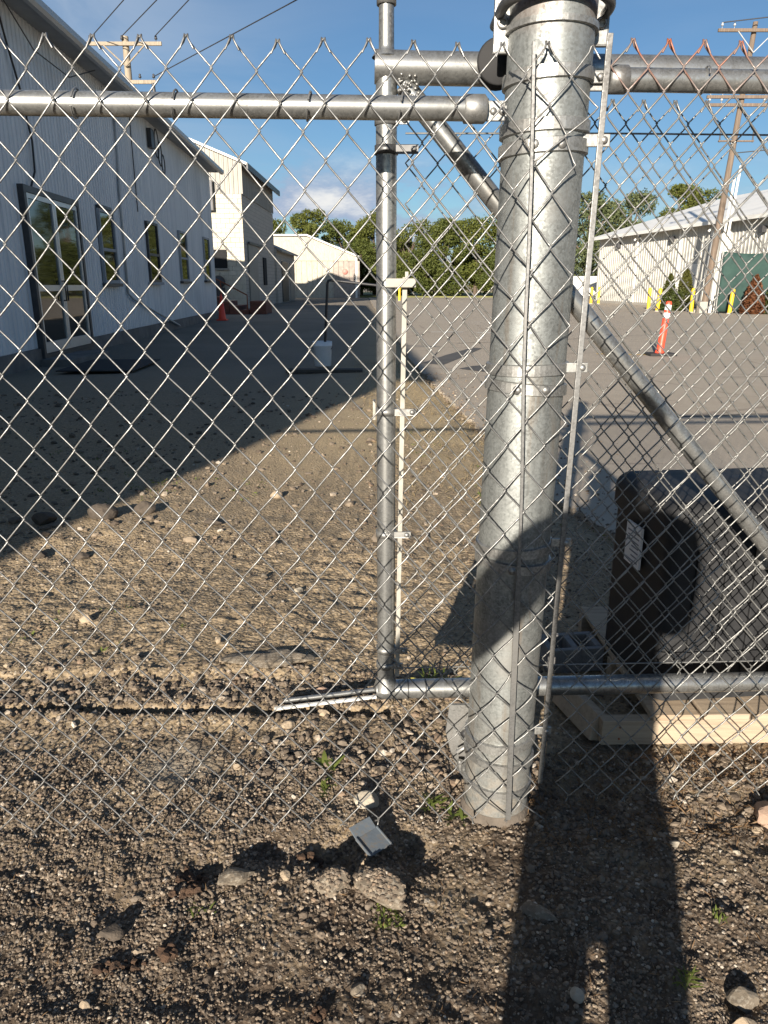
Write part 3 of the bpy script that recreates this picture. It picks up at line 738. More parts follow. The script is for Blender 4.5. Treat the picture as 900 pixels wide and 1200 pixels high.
mb.prism(g_, 'y', -.3, LBL + .25); mb.build('gutter', M['gutter'], lb)
def door_leaf(parent, y0, y1, z0, z1, hside):
    X = 0.062; fw = 0.075
    mb = MB()
    mb.box((X, y0, z0), (X + .045, y0 + fw, z1)); mb.box((X, y1 - fw, z0), (X + .045, y1, z1))
    mb.box((X + .001, y0 + fw, z0), (X + .044, y1 - fw, z0 + .17)); mb.box((X + .001, y0 + fw, z1 - fw), (X + .044, y1 - fw, z1)); mb.box((X + .001, y0 + fw, 1.14), (X + .044, y1 - fw, 1.235))
    dr = mb.build('door', M['alu'], parent)
    for a, b in ((z0 + .17, 1.14), (1.235, z1 - fw)):
        MB().box((X + .010, y0 + fw - .004, a - .004), (X + .022, y1 - fw + .004, b + .004)).build('pane', M['glass'], dr)
    hy = y1 - .04 if hside > 0 else y0 + .04
    MB().tube([(X + .045, hy, .98), (X + .09, hy, .98), (X + .09, hy, 1.30), (X + .045, hy, 1.30)], .012, 8).build('handle', M['darktrim'], dr)
ya, yb = S_(12.23), S_(14.50)
mb = MB(); mb.box((0.03, ya - .09, .10), (0.125, ya - .002, 2.70)); mb.box((0.03, yb + .002, .10), (0.125, yb + .09, 2.70)); mb.box((0.03, ya - .002, 2.602), (0.124, yb + .002, 2.699)); mb.box((0.03, ya, .10), (0.126, yb, 0.165))
mb.build('door_frame', M['darktrim'], lb)
door_leaf(lb, ya + .01, (ya + yb) / 2 - .006, 0.175, 2.595, 1); door_leaf(lb, (ya + yb) / 2 + .006, yb - .01, 0.175, 2.595, -1)
for k, (a, b, z0, z1) in enumerate(((15.85, 16.85, 1.27, 2.70), (19.60, 20.70, 1.30, 2.75), (23.35, 24.45, 1.34, 2.77), (27.35, 28.45, 1.38, 2.82))):
    a, b = S_(a), S_(b); X = 0.03; fw = .06
    mb = MB(); mb.box((X, a, z0), (X + .06, a + fw, z1)); mb.box((X, b - fw, z0), (X + .06, b, z1)); mb.box((X + .001, a + fw, z1 - fw), (X + .059, b - fw, z1)); mb.box((X + .001, a + fw, z0), (X + .059, b - fw, z0 + fw))
    zm = z0 + (z1 - z0) * .46; mb.box((X + .004, a + fw, zm - .03), (X + .054, b - fw, zm + .03))
    wn = mb.build('window', M['darktrim'] if k == 1 else M['soffit'], lb)
    for p0, p1 in ((z0 + fw, zm - .03), (zm + .03, z1 - fw)): MB().box((X + .016, a + fw - .004, p0 - .004), (X + .028, b - fw + .004, p1 + .004)).build('pane', M['glass'], wn)
    MB().box((X - .01, a - .07, z0 - .07), (X + .10, b + .07, z0 - .003), ch=.006).build('sill', M['darktrim'] if k != 1 else M['soffit'], wn)
    if k == 0: MB().box((X, a + .02, z1 + .004), (X + .09, b - .2, z1 + .07), ch=.01).build('lintel', M['darktrim'], wn)
MB().tube([(0.06, S_(17.75), 4.9), (0.06, S_(17.55), 3), (0.06, S_(17.45), 1.05), (0.10, S_(17.7), .93), (0.14, S_(22.2), 0.10)], .028, 8).build('drain_pipe', M['gutter'], lb)
MB().tube([(0.05, S_(19.0), 5.1), (0.05, S_(19.0), 2.9)], .014, 6).build('conduit', M['darktrim'], lb)
cb = [(0.07, S_(12.1), 5.2), (0.08, S_(12.35), 4.6), (0.08, S_(12.62), 4.1), (0.08, S_(12.85), 3.4), (0.08, S_(12.8), 2.95), (0.10, S_(12.45), 2.62)]
MB().tube(cb, .017, 6).build('hanging_cable', M['blackpaint'], lb)
MB().tube([(0.30, S_(11.5), 5.15), (0.15, S_(13.2), 4.75), (0.2, S_(14.6), 4.70), (0.3, S_(15.8), 5.1)], .010, 6).build('hanging_cable', M['blackpaint'], lb)
for q in range(3):
    cx, cz = S_(21.3 + .22 * q), 4.75 - .22 * q
    MB().tube([(0.10 + .02 * q, cx + (.22 - .03 * q) * math.cos(a), cz + (.34 - .05 * q) * math.sin(a)) for a in np.linspace(0, 2 * PI, 20)], .016, 6).build('cable_coil', M['blackpaint'], lb)
MB().box((0.03, S_(20.6), 4.55), (0.14, S_(20.9), 5.0), ch=.01).build('meter_box', M['darktrim'], lb)
# step and mat by the glass doors
o = MB().box((-5.62, 12.05, -.05), (-4.98, 13.75, 0.10), Matrix.Identity(4), .015).build('door_step', M['foundation'], None, (-5.3, 12.9, 0)); tag(o, 'low worn concrete step below the glass double doors', 'step')
mb = MB(); mb.box((-.55, -.85, 0), (.55, .85, .018), Matrix.Translation((-4.25, 11.75, 0.035)) @ Matrix.Rotation(0.05, 4, 'Z'), .004); tag(mb.build('door_mat', M['rubber'], None, (-4.25, 11.75, 0.035)), 'black flat mat lying on the ground in front of the glass doors', 'mat')

# ------------------------------------------------------------------ block building beyond
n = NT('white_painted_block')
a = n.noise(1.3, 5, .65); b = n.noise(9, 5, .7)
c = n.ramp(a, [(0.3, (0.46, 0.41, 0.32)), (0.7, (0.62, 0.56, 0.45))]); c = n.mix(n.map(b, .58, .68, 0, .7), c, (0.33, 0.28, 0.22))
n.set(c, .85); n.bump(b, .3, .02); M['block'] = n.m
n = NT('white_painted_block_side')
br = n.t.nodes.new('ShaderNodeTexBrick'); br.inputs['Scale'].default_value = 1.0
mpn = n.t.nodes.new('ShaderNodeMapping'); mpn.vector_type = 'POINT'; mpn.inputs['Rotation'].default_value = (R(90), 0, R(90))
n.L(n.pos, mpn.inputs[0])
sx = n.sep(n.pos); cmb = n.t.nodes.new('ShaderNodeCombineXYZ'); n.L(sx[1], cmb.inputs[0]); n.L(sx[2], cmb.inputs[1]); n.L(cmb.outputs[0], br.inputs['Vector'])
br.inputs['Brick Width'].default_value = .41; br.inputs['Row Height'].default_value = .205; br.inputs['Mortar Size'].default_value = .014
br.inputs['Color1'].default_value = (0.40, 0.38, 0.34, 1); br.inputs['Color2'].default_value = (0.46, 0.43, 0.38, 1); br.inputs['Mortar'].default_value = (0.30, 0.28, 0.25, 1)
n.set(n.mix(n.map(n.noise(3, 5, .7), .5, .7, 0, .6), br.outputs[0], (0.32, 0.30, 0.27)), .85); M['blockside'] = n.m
n = NT('grey_weathered_sheet'); v = n.noise(1.0, 5, .65, n.vec((9, 9, .5)))
n.set(n.ramp(v, [(.3, (.22, .21, .185)), (.7, (.36, .34, .30))]), .6, .1); M['greysheet'] = n.m
M['darkopening'] = plain('dark_interior', (0.012, 0.012, 0.013), .9)
M['brownwood'] = plain('reddish_brown_wood', (0.16, 0.06, 0.04), .85, 0, .35, 6)
bb = thing('block_building', 'tall white-painted block building with grey metal upper storey beyond the long building', 'building', (-6.4, 36, 0))
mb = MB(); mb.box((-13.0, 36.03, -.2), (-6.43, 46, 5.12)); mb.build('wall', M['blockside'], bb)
bm_ = MB().box((0, 0, 0), (0.400, 0.10, 0.196), ch=0.008).mesh('wall_block'); bm_.materials.append(M['block'])
for r_ in range(25):
    for k in range(6):
        x = -8.82 + k * .41 + (.205 if r_ % 2 else 0); z = r_ * .2048
        if x + .4 > -6.40: continue
        if -7.95 < x + .2 < -7.2 and 1.9 < z + .1 < 2.75: continue
        link('wall_block', bm_, None, bb, (x + 6.4, 35.955 + random.uniform(-.012, .008) - 36, z))
    # half blocks close the corner
mb = MB()
for r_ in range(25):
    x0 = -8.82 + 5 * .41 + (.205 if r_ % 2 else .0); x0 = -6.775 if r_ % 2 == 0 else -6.57
    mb.box((x0 + .005, 35.957, r_ * .2048), (-6.40, 36.05, r_ * .2048 + .196))
mb.build('corner_blocks', M['block'], bb)
mb = MB(); mb.box((-7.97, 35.925, 1.95), (-7.2, 35.94, 2.75)); wn = mb.build('window', M['darkopening'], bb)
MB().box((-8.02, 35.88, 1.88), (-7.14, 35.95, 1.947)).build('sill', M['concrete'], wn)
MB().box((-8.02, 35.90, 2.753), (-7.14, 35.95, 2.83)).build('lintel', M['concrete'], wn)
mb = MB(); z0 = 5.12
prof2 = []; x = -12.9
while x < -6.42:
    prof2 += [(x, 35.98), (x + .10, 35.98), (x + .125, 35.955), (x + .175, 35.955)]; x += .2
prof2.append((-6.40, 35.98))
def ztop(x): return 6.42 + (-6.4 - x) * .40 if x > -9.6 else 7.70 - (-9.6 - x) * .40
k = len(prof2)
mb.add([(x, y, z0) for x, y in prof2] + [(x, y, ztop(x)) for x, y in prof2], [(i, i + 1, k + i + 1, k + i) for i in range(k - 1)])
mb.build('front_cladding', M['greysheet'], bb)
mb = MB(); prof3 = []; y = 35.98
while y < 45.95:
    prof3 += [(-6.41, y), (-6.41, y + .12), (-6.375, y + .15), (-6.375, y + .22)]; y += .25
k = len(prof3); mb.add([(x, y, z0) for x, y in prof3] + [(x, y, 6.40) for x, y in prof3], [(i, i + 1, k + i + 1, k + i) for i in range(k - 1)])
mb.build('side_cladding', M['greysheet'], bb)
mb = MB(); mb.box((-12.9, 36.1, 5.0), (-6.5, 45.9, 6.3)); mb.build('upper_core', M['greysheet'], bb)
mb = MB(); t = .10
for (xa_, xb_) in ((-6.05, -9.6), (-9.6, -13.2)):
    za, zb = ztop(-6.4) - .14 if xa_ == -6.05 else 7.70, 7.70 if xb_ == -9.6 else 7.70 - 3.6 * .4
    mb.add([(xa_, 35.8, za), (xb_, 35.8, zb), (xb_, 46.3, zb), (xa_, 46.3, za), (xa_, 35.8, za + t), (xb_, 35.8, zb + t), (xb_, 46.3, zb + t), (xa_, 46.3, za + t)],
           [(0, 1, 2, 3), (4, 7, 6, 5), (0, 4, 5, 1), (3, 2, 6, 7), (0, 3, 7, 4), (1, 5, 6, 2)])
mb.build('roof', M['whitepaint'], bb)
mb = MB(); mb.box((-6.07, 35.75, 6.10), (-6.00, 46.3, 6.36)); mb.build('fascia', M['darktrim'], bb)
mb = MB(); mb.box((-6.43, 37.0, .35), (-6.36, 39.6, 3.05)); dd = mb.build('sliding_door', M['greysheet'], bb); dd['label'] = 'dark grey sliding door on the shaded side'
MB().box((-6.37, 36.9, 3.05), (-6.28, 41, 3.15)).build('track', M['darktrim'], dd)
MB().box((-6.43, 41.5, 1.2), (-6.37, 42.5, 2.6)).build('window', M['darkopening'], bb)
MB().box((-7.98, 35.70, 4.40), (-7.62, 35.93, 5.65), ch=.02).build('electric_cabinet', M['darktrim'], bb)
MB().box((-8.10, 35.6, 3.6), (-8.00, 35.9, 5.6), ch=.01).build('vent_stack', M['darktrim'], bb)
mb = MB(); mb.lathe([(0, 0), (.28, 0), (.28, .2), (.2, .25), (0, .25)], (-7.62, 35.95, 1.35), (0, -1, 0), 18); mb.build('meter_dial', M['darktrim'], bb)
MB().box((-7.86, 35.75, .62), (-7.36, 35.95, 1.1), ch=.02).build('meter_cabinet', M['darktrim'], bb)
K_ = 1.139
bb.scale = (K_,) * 3; bb.location = (-6.4 * K_, 36 * K_, 1.25 - 1.25 * K_)
an = thing('lean_to_annex', 'low grey annex attached to the far end of the block building', 'annex', (-6.6, 49, 0))
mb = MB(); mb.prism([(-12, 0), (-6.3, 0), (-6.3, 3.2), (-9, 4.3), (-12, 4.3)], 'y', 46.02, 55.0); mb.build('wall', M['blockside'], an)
mb = MB(); mb.prism([(-6.0, 3.06), (-9, 4.34), (-9, 4.44), (-6.0, 3.18)], 'y', 46.1, 55.3); mb.build('roof', M['greysheet'], an)
MB().box((-6.32, 48, .2), (-6.25, 51, 2.6)).build('door', M['darktrim'], an)
MB().box((-6.32, 52, .2), (-6.25, 54.4, 2.6)).build('door', M['greysheet'], an)
an.scale = (K_,) * 3; an.location = (-6.6 * K_, 49 * K_, 1.25 - 1.25 * K_)
# loading steps with rail
stp = thing('loading_steps', 'reddish-brown timber loading steps with a thin handrail beside the block building', 'steps', (-6.4, 33.6, 0))
for k in range(4): MB().box((-7.5 + k * .42, 33.2, 0.0), (-7.1 + k * .42, 35.2, .72 - k * .18), ch=.01).build('step', M['brownwood'], stp)
MB().box((-5.8, 33.3, 0), (-5.1, 35.0, .55), ch=.03).build('crate_end', M['brownwood'], stp)
MB().tube([(-7.35, 33.3, .5), (-7.35, 33.3, 1.55), (-5.9, 33.3, .80), (-5.9, 33.3, .1)], .03, 8).build('handrail', M['rust'], stp)
MB().tube([(-7.0, 33.25, .4), (-7.0, 33.25, 1.38)], .025, 8).build('baluster', M['rust'], stp)

# traffic cone near the far corner of the long building
def cone_mesh(t, x, y):
    MB().box((x - .18, y - .18, 0), (x + .18, y + .18, .04), ch=.01).build('base', M['orange'], t)
    MB().lathe([(.14, .04), (.032, .72), (.0, .72)], (x, y, 0), (0, 0, 1), 20).build('cone_body', M['orange'], t)
    MB().lathe([(.092, .30), (.066, .46)], (x, y, 0), (0, 0, 1), 20).build('reflective_collar', M['reflwhite'], t)
t = thing('traffic_cone', 'faded orange traffic cone standing by the far corner of the long building', 'traffic cone', (-5.82, 27.6, 0)); cone_mesh(t, -5.82, 27.6)
t.scale = (1.0, 1.0, 1.25)

# ------------------------------------------------------------------ white wooden shed far back
n = NT('peeling_white_boards'); v = n.noise(1.0, 6, .7, n.vec((7, 7, 1.2))); b = n.noise(3.2, 6, .7)
c = n.ramp(v, [(.3, (.36, .33, .265)), (.7, (.48, .44, .36))]); c = n.mix(n.map(n.noise(5, 5, .72, n.vec((2.2, 2.2, .8))), .56, .62, 0, .8), c, (.30, .24, .18))
n.set(c, .8); M['whiteshed'] = n.m
M['greybrown'] = plain('greyed_boards', (.33, .28, .24), .85, 0, .25, 3)
SY = 62.0
sh = thing('white_shed', 'low white weathered wooden shed with a sloping roof at the far end of the yard', 'shed', (-5, SY, 0))
mb = MB(); mb.prism([(-9.5, 0), (-2.15, 0), (-2.15, 3.32), (-6.05, 4.85), (-9.5, 4.85)], 'y', SY + .06, SY + 9); mb.build('wall', M['whiteshed'], sh)
x = -9.48; bi = 0
while x < -2.2:
    w_ = .42; top = 3.0
    m_ = M['greybrown'] if x > -4.25 else M['whiteshed']
    MB().box((x, SY - random.uniform(0, .012), 0.05), (x + w_ - .02, SY + .05, top)).build('board', m_, sh); x += w_
MB().prism([(-9.48, 3.02), (-2.2, 3.02), (-2.2, 3.30), (-6.05, 4.80), (-9.48, 4.80)], 'y', SY - .03, SY + .05).build('gable_board', M['whiteshed'], sh)
MB().prism([(-1.95, 3.24), (-6.05, 4.86), (-9.6, 4.86), (-9.6, 4.98), (-6.03, 4.98), (-1.95, 3.38)], 'y', SY - .25, SY + 9.2).build('roof', M['whitepaint'], sh)
MB().box((-2.28, SY - .05, 0.02), (-2.12, SY + .06, 3.25)).build('corner_trim', M['whitepaint'], sh)
MB().lathe([(0, 0), (.22, 0), (.22, .03), (0, .03)], (-3.1, SY - .02, 2.2), (0, -1, 0), 20).build('round_sign', plain('faded_red_disc', (.55, .22, .18), .6), sh)
sh.scale = (1.19,) * 3; sh.location = (-5 * 1.19, SY * 1.19, 1.25 - 1.25 * 1.19)
# ------------------------------------------------------------------ bucket with pipe arm
bk = thing('plastic_bucket', 'white plastic bucket standing in the shaded yard with a black pipe rising from it', 'bucket', (-.955, 11.76, 0))
MB().lathe([(0, .0), (.122, 0), (.130, .01), (.147, .30), (.153, .305), (.153, .322), (.149, .326), (.151, .375), (.142, .375), (.138, .30), (.120, .02), (0, .02)], (-.955, 11.76, .03), (0, 0, 1), 32).build('pail', M['bucket'], bk)
MB().tube([(-.955 + .16 * math.cos(a), 11.76 - .04 - .02 * math.sin(a), .36 - .14 * math.sin(a)) for a in np.linspace(0, PI, 14)], .004, 6).build('handle', M['darktrim'], bk)
pa = thing('bent_pipe', 'black steel pipe bent at a right angle, its foot in the white bucket', 'pipe', (-.93, 11.8, 0.05))
MB().tube([(-.935, 11.80, .06), (-.86, 11.80, 1.26), (-.845, 11.80, 1.30), (-.81, 11.80, 1.308), (.05, 11.80, 1.215)], .020, 10).build('pipe', M['blackpaint'], pa)
mb = MB(); mb.box((-1.45, 11.05, .0), (-.32, 11.25, .05), None, .008); tag(mb.build('plank', plain('dark_plank', (.07, .06, .05), .9, 0, .3, 8), None, (-.9, 11.15, 0)), 'dark weathered plank lying on the ground in front of the white bucket', 'plank')

# ------------------------------------------------------------------ warehouse on the right
n = NT('cream_ribbed_cladding'); v = n.noise(1.0, 5, .6, n.vec((5, 5, .4)))
n.set(n.ramp(v, [(.3, (.42, .41, .37)), (.7, (.52, .505, .46))]), .5); M['cream'] = n.m
M['whiteroof'] = plain('white_roof_sheet', (.72, .71, .67), .5, 0, .08, 1.5)
WO = Vector((15.2, 55.5, 0)); wd = Vector((2.7, -19.5, 0)).normalized(); WTH = math.atan2(-wd.x, wd.y)
wh = local_thing('warehouse', 'long cream metal warehouse with a white sloping roof on the far side of the lot', 'warehouse', WO, WTH)
def ws(px, zz=3.0):
    # distance along the wall where a sight line from the camera's spot at bearing px meets it
    az = math.atan2((px - 450), 870 * 1.046)
    d = Vector((math.sin(az), math.cos(az))); a = WO.xy; e = wd.xy
    den = d.x * e.y - d.y * e.x
    return (a.y * d.x - a.x * d.y) / den * -1
pr = []
for k in range(10):
    y = k * .3; pr += [(0, y), (0, y + .20), (.035, y + .225), (.035, y + .275)]
pr.append((0, 3.0)); wpan = ribbed(pr, 0.15, 4.30, 'wall_panel')
for k in range(14): link('wall_panel', wpan, M['cream'], wh, (0.012 + .002 * (k % 2), k * 3.0, 0))
MB().box((-18, 0, -.2), (0.006, 42, 4.28)).build('wall', M['cream'], wh)
MB().prism([(0.05, 4.28), (-9, 6.85), (-18.0, 4.28)], 'y', 0.0, 42).build('gable_wall', M['cream'], wh)
MB().prism([(0.55, 4.23), (-9, 6.98), (-18.5, 4.23), (-18.5, 4.35), (-9, 7.10), (0.55, 4.35)], 'y', -.35, 42.3).build('roof', M['whiteroof'], wh)
MB().box((0.56, -.35, 4.16), (0.64, 42.3, 4.34)).build('gutter', M['whiteroof'], wh)
MB().box((-.1, 0.0, -.1), (0.07, 42, .14)).build('foundation', M['concrete'], wh)
for s_, w_ in ((6.0, .12), (11.2, .10), (14.4, .30), (16.0, .12)): MB().box((0.055, s_, .14), (0.15, s_ + w_, 4.2), ch=.01).build('downspout', M['whiteroof'], wh)
for s_ in (3.2, 10.2, 18.6): MB().box((0.05, s_, 3.55), (0.28, s_ + .35, 3.85), ch=.02).build('wall_lamp', M['darktrim'], wh)
for s_ in (14.6, 6.2): MB().tube([(0.05, s_, 4.0), (.3, s_, 4.0), (.42, s_, 3.85)], .06, 8).build('roof_vent', M['whiteroof'], wh)
MB().box((0.052, 12.2, .15), (0.07, 13.4, 2.3)).build('door', M['whitepaint'], wh)
# far white trailer at the lot edge
t = thing('white_container', 'plain white storage container at the far edge of the lot beside the warehouse end', 'container', (15.6, 66, 0))
MB().box((14.9, 66, .3), (18.2, 68.4, 1.9), ch=.05).build('body', M['whitepaint'], t)
for k in range(11): MB().box((15.05 + k * .28, 65.965, .4), (15.17 + k * .28, 65.999, 1.8)).build('rib', M['whitepaint'], t)
for x in (15.3, 17.7): MB().box((x - .3, 66.1, 0), (x + .3, 68.3, .31)).build('support', M['darktrim'], t)

# green windscreen fence in front of the warehouse
n = NT('green_mesh_fabric'); v = n.noise(2.2, 4, .6); n.set(n.ramp(v, [(.3, (.010, .034, .030)), (.7, (.022, .058, .048))]), .8); n.bump(n.noise(1.4, 3), .6, .06); M['greenfab'] = n.m
sf = thing('screen_fence', 'dark green fabric windscreen fence standing in front of the warehouse wall', 'fence', (16, 34.4, 0))
nx_, nz_ = 60, 8; vs = []; fs = []
for j in range(nz_ + 1):
    for i in range(nx_ + 1):
        x = 14.85 + i * 0.13; zt = 2.62 - .10 * abs(math.sin(i * PI / 18))
        vs.append((x, 34.3 - (i * .13) * .10 + .035 * math.sin(i * .9 + j * .4) * (j < nz_), .08 + (zt - .08) * j / nz_))
for j in range(nz_):
    for i in range(nx_): q = j * (nx_ + 1) + i; fs.append((q, q + 1, q + nx_ + 2, q + nx_ + 1))
fb = MB().add(vs, fs, True).build('fabric', M['greenfab'], sf); sol = fb.modifiers.new('thick', 'SOLIDIFY'); sol.thickness = .006
for k in range(5): MB().tube([(14.84 + k * 1.95, 34.4 - k * .195, 0), (14.84 + k * 1.95, 34.4 - k * .195, 2.66)], .035, 8).build('post', M['rail'], sf)

# yellow bollards
bol = thing('bollard', 'yellow steel bollard on the lot kerb at the left foot of the utility pole', 'bollard', (14.0, 35.05, 0), 'yellow bollards along the lot')
MB().lathe([(.085, 0), (.085, .98), (.07, 1.05), (.03, 1.08), (0, 1.085)], (14.0, 35.05, 0), (0, 0, 1), 16).build('pipe', M['yellow'], bol)
MB().lathe([(.13, 0), (.13, .03), (.09, .05)], (14.0, 35.05, 0), (0, 0, 1), 16).build('footing', M['concrete'], bol)
for lab, x, y, tl in (('yellow bollard leaning slightly in front of the left evergreen shrub', 13.0, 36.6, .06), ('yellow bollard in front of the green windscreen fence beside the brown shrub', 15.1, 33.6, .05),
                  ('yellow bollard farther back, close to the warehouse wall left of the evergreens', 13.5, 39.3, 0.0), ('left one of a close pair of far yellow bollards near the warehouse end', 13.55, 50.5, 0),
                  ('right one of a close pair of far yellow bollards near the warehouse end', 13.95, 50.2, 0.0), ('lone yellow bollard far across the lot, seen between the gate upright and its white bar', 1.18, 59.0, 0)):
    c_ = copy_tree(bol); c_.location = (x, y, 0); c_.rotation_euler = (0, tl, 0); c_['label'] = lab
# orange delineator post
dl = thing('delineator_post', 'orange channelizer post with two white bands on a black base, tilting on the asphalt lot', 'traffic post', (5.02, 13.79, 0))
DT = Matrix.Translation((5.02, 13.79, .03)) @ Matrix.Rotation(.085, 4, 'Y')
def lean(mb_): mb_.v = [tuple(DT @ Vector(v)) for v in mb_.v]; return mb_
MB().box((4.80, 13.60, .006), (5.28, 14.0, .055), ch=.012).build('base', M['rubber'], dl)
lean(MB().lathe([(.085, 0), (.080, .06), (.066, .10), (.052, .90), (.040, .93), (.0, .935)], (0, 0, 0), (0, 0, 1), 20)).build('tube', M['orange'], dl)
for a, b in ((.64, .73), (.78, .87)): lean(MB().lathe([(.0675 - .0175 * (a - .1) + .002, a), (.0675 - .0175 * (b - .1) + .002, b)], (0, 0, 0), (0, 0, 1), 20)).build('white_band', M['reflwhite'], dl)

# ------------------------------------------------------------------ utility poles and wires
n = NT('pole_wood'); v = n.noise(1.0, 6, .7, n.vec((30, 30, 1.0))); n.set(n.ramp(v, [(.3, (.085, .062, .046)), (.7, (.21, .16, .12))]), .9); n.bump(v, .5, .02); M['polewood'] = n.m
n = NT('silvered_pole_wood'); v = n.noise(1.0, 6, .7, n.vec((20, 20, 1.5))); n.set(n.ramp(v, [(.3, (.18, .15, .11)), (.7, (.38, .32, .24))]), .9); M['greywood'] = n.m
up = thing('utility_pole', 'brown wooden utility pole with three crossarms and white conduits in front of the warehouse', 'utility pole', (14.45, 34.9, 0))
T0, T1 = Vector((14.47, 34.9, -.3)), Vector((15.20, 34.9, 11.5))
def PP(z): return T0.lerp(T1, (z + .3) / 11.8)
MB().tube([T0, PP(5), T1], [.15, .13, .10], 14).build('shaft', M['polewood'], up)
def arm(z, x0, x1, yoff, parent, pf, mat, h=.12):
    c_ = pf(z); return MB().box((c_.x + x0, c_.y + yoff - .05, z - h / 2), (c_.x + x1, c_.y + yoff + .05, z + h / 2), ch=.01).build('crossarm', mat, parent)
for z in (11.15, 8.72, 8.42):
    a_ = arm(z, -1.55, 1.55, -.19, up, PP, M['polewood'])
    for dx in (-1.4, -.9, .9, 1.4):
        c_ = PP(z); MB().lathe([(.012, 0), (.012, .10), (.05, .10), (.05, .15), (.03, .17), (.045, .20), (.0, .23)], (c_.x + dx, c_.y - .19, z + .06), (0, 0, 1), 10).build('insulator', M['gutter'], a_)
for sx in (-1, 1): c_ = PP(11.1); MB().tube([(c_.x + sx * .75, c_.y - .26, 11.1), (c_.x, c_.y - .2, 10.35)], .022, 6).build('brace', M['gutter'], up)
a_ = arm(7.05, -.75, .75, -.19, up, PP, M['polewood'], .06)
for dx in (-.7, .7): c_ = PP(7.05); MB().tube([(c_.x + dx, c_.y - .19, 7.0), (c_.x + dx, c_.y - .19, 7.55)], .03, 8).build('cutout', M['darktrim'], a_)
for dx, z1 in ((.25, 5.6), (.42, 6.1)):
    MB().tube([PP(.0) + Vector((dx, -.15, 0)), PP(z1) + Vector((dx, -.15, 0))], .055, 8).build('conduit', M['whitepaint'], up)
MB().tube([PP(0.0) + Vector((.17, -.2, 0)), PP(3.3) + Vector((.20, -.2, 0))], .03, 8).build('conduit', M['whitepaint'], up)
MB().box((14.15, 34.5, -.1), (14.5, 34.85, .5), ch=.02).build('plinth', M['concrete'], up)
lp = thing('utility_pole', 'weathered wooden utility pole with two crossarms showing above the roof of the long left building', 'utility pole', (-12.2, 40, 0))
def PL(z): return Vector((-12.2, 40, z))
MB().tube([PL(-.3), PL(6), PL(12.4)], [.20, .18, .15], 14).build('shaft', M['greywood'], lp)
for z, x0, x1 in ((12.05, -1.75, 1.75), (10.45, -.1, 1.35)):
    a_ = arm(z, x0, x1, -.2, lp, PL, M['greywood'], .16)
    for dx in ((-1.6, -.1, 1.5) if z > 11 else (.6, 1.25)): MB().lathe([(.015, 0), (.015, .10), (.07, .10), (.07, .16), (.04, .19), (.06, .24), (.0, .28)], (-12.2 + dx, 39.8, z + .08), (0, 0, 1), 10).build('insulator', M['darktrim'], a_)
for sx in (-1, 1): MB().tube([(-12.2 + sx * 1.0, 39.72, 12.0), (-12.2, 39.75, 11.1)], .035, 6).build('brace', M['greywood'], lp)
MB().tube([(-11.0, 39.8, 10.4), (-10.95, 39.8, 9.6)], .08, 8).build('cutout', M['darktrim'], lp)
def wire(lab, a, b, L, sag=0.0, grp='overhead power lines', r=.022):
    a, b = Vector(a), Vector(b); d = (b - a); P = []
    for t in np.linspace(0, 1, 26): p = a + d * (t * L); p.z += -sag * 4 * t * (1 - t); P.append(p)
    o = MB().tube([p for p in P], r, 5).build('power_line', M['blackpaint'], None, a); tag(o, lab, 'cable', grp)
wire('thin power line from the left end of the top crossarm of the left utility pole', (-13.7, 39.8, 12.35), (-10.55, 35.0, 12.35), 7)
wire('thin power line from the middle of the top crossarm of the left utility pole', (-12.3, 39.8, 12.35), (-9.2, 35.0, 12.35), 7)
wire('thin power line from the right end of the top crossarm of the left utility pole', (-10.75, 39.8, 12.35), (-7.9, 35.0, 12.35), 7)
wire('thin power line slanting from the lower crossarm of the left utility pole', (-10.9, 39.8, 10.7), (-3.0, 30.4, 10.9), 4)
for dx, k in ((-1.4, 'left'), (1.4, 'right')): wire('thin power line from the %s end of the top crossarm of the right utility pole' % k, (15.15 + dx, 34.7, 11.42), (25.15 + dx, 32.5, 11.9), 4)
wire('thin service wire from the right utility pole to the right edge', (14.95, 34.8, 6.6), (19.0, 33.0, 6.75), 4)

# ------------------------------------------------------------------ trees and shrubs
def leafmat(name, dark, light, yellow=None):
    n = NT(name); ri = n.geo.outputs['Random Per Island']; cl = n.noise(.45, 3, .6)
    c = n.ramp(ri, [(0, dark), (1, light)]); c = n.mix(n.map(cl, .35, .65, 0, .6), c, yellow or light)
    n.set(c, .6, 0, .3)
    tr = n.t.nodes.new('ShaderNodeBsdfTranslucent'); n.L(c, tr.inputs[0])
    mx = n.t.nodes.new('ShaderNodeMixShader'); mx.inputs[0].default_value = .36
    n.L(n.b.outputs[0], mx.inputs[1]); n.L(tr.outputs[0], mx.inputs[2])
    n.L(mx.outputs[0], n.t.nodes['Material Output'].inputs[0]); return n.m
M['leafA'] = leafmat('tree_leaves', (.060, .078, .014), (.135, .155, .032), (.165, .175, .042))
M['leafB'] = leafmat('dark_tree_leaves', (.045, .064, .014), (.105, .128, .028), (.130, .145, .034))
M['leafC'] = leafmat('silvery_tree_leaves', (.060, .080, .030), (.14, .17, .075), (.17, .19, .09))
M['arbor'] = leafmat('evergreen_shrub_leaves', (.020, .040, .010), (.055, .085, .018), (.13, .11, .022))
M['brownleaf'] = leafmat('dry_brown_leaves', (.09, .035, .016), (.20, .08, .035), (.16, .07, .03))
M['bark'] = plain('bark', (.10, .075, .055), .95, 0, .35, 8, .5)
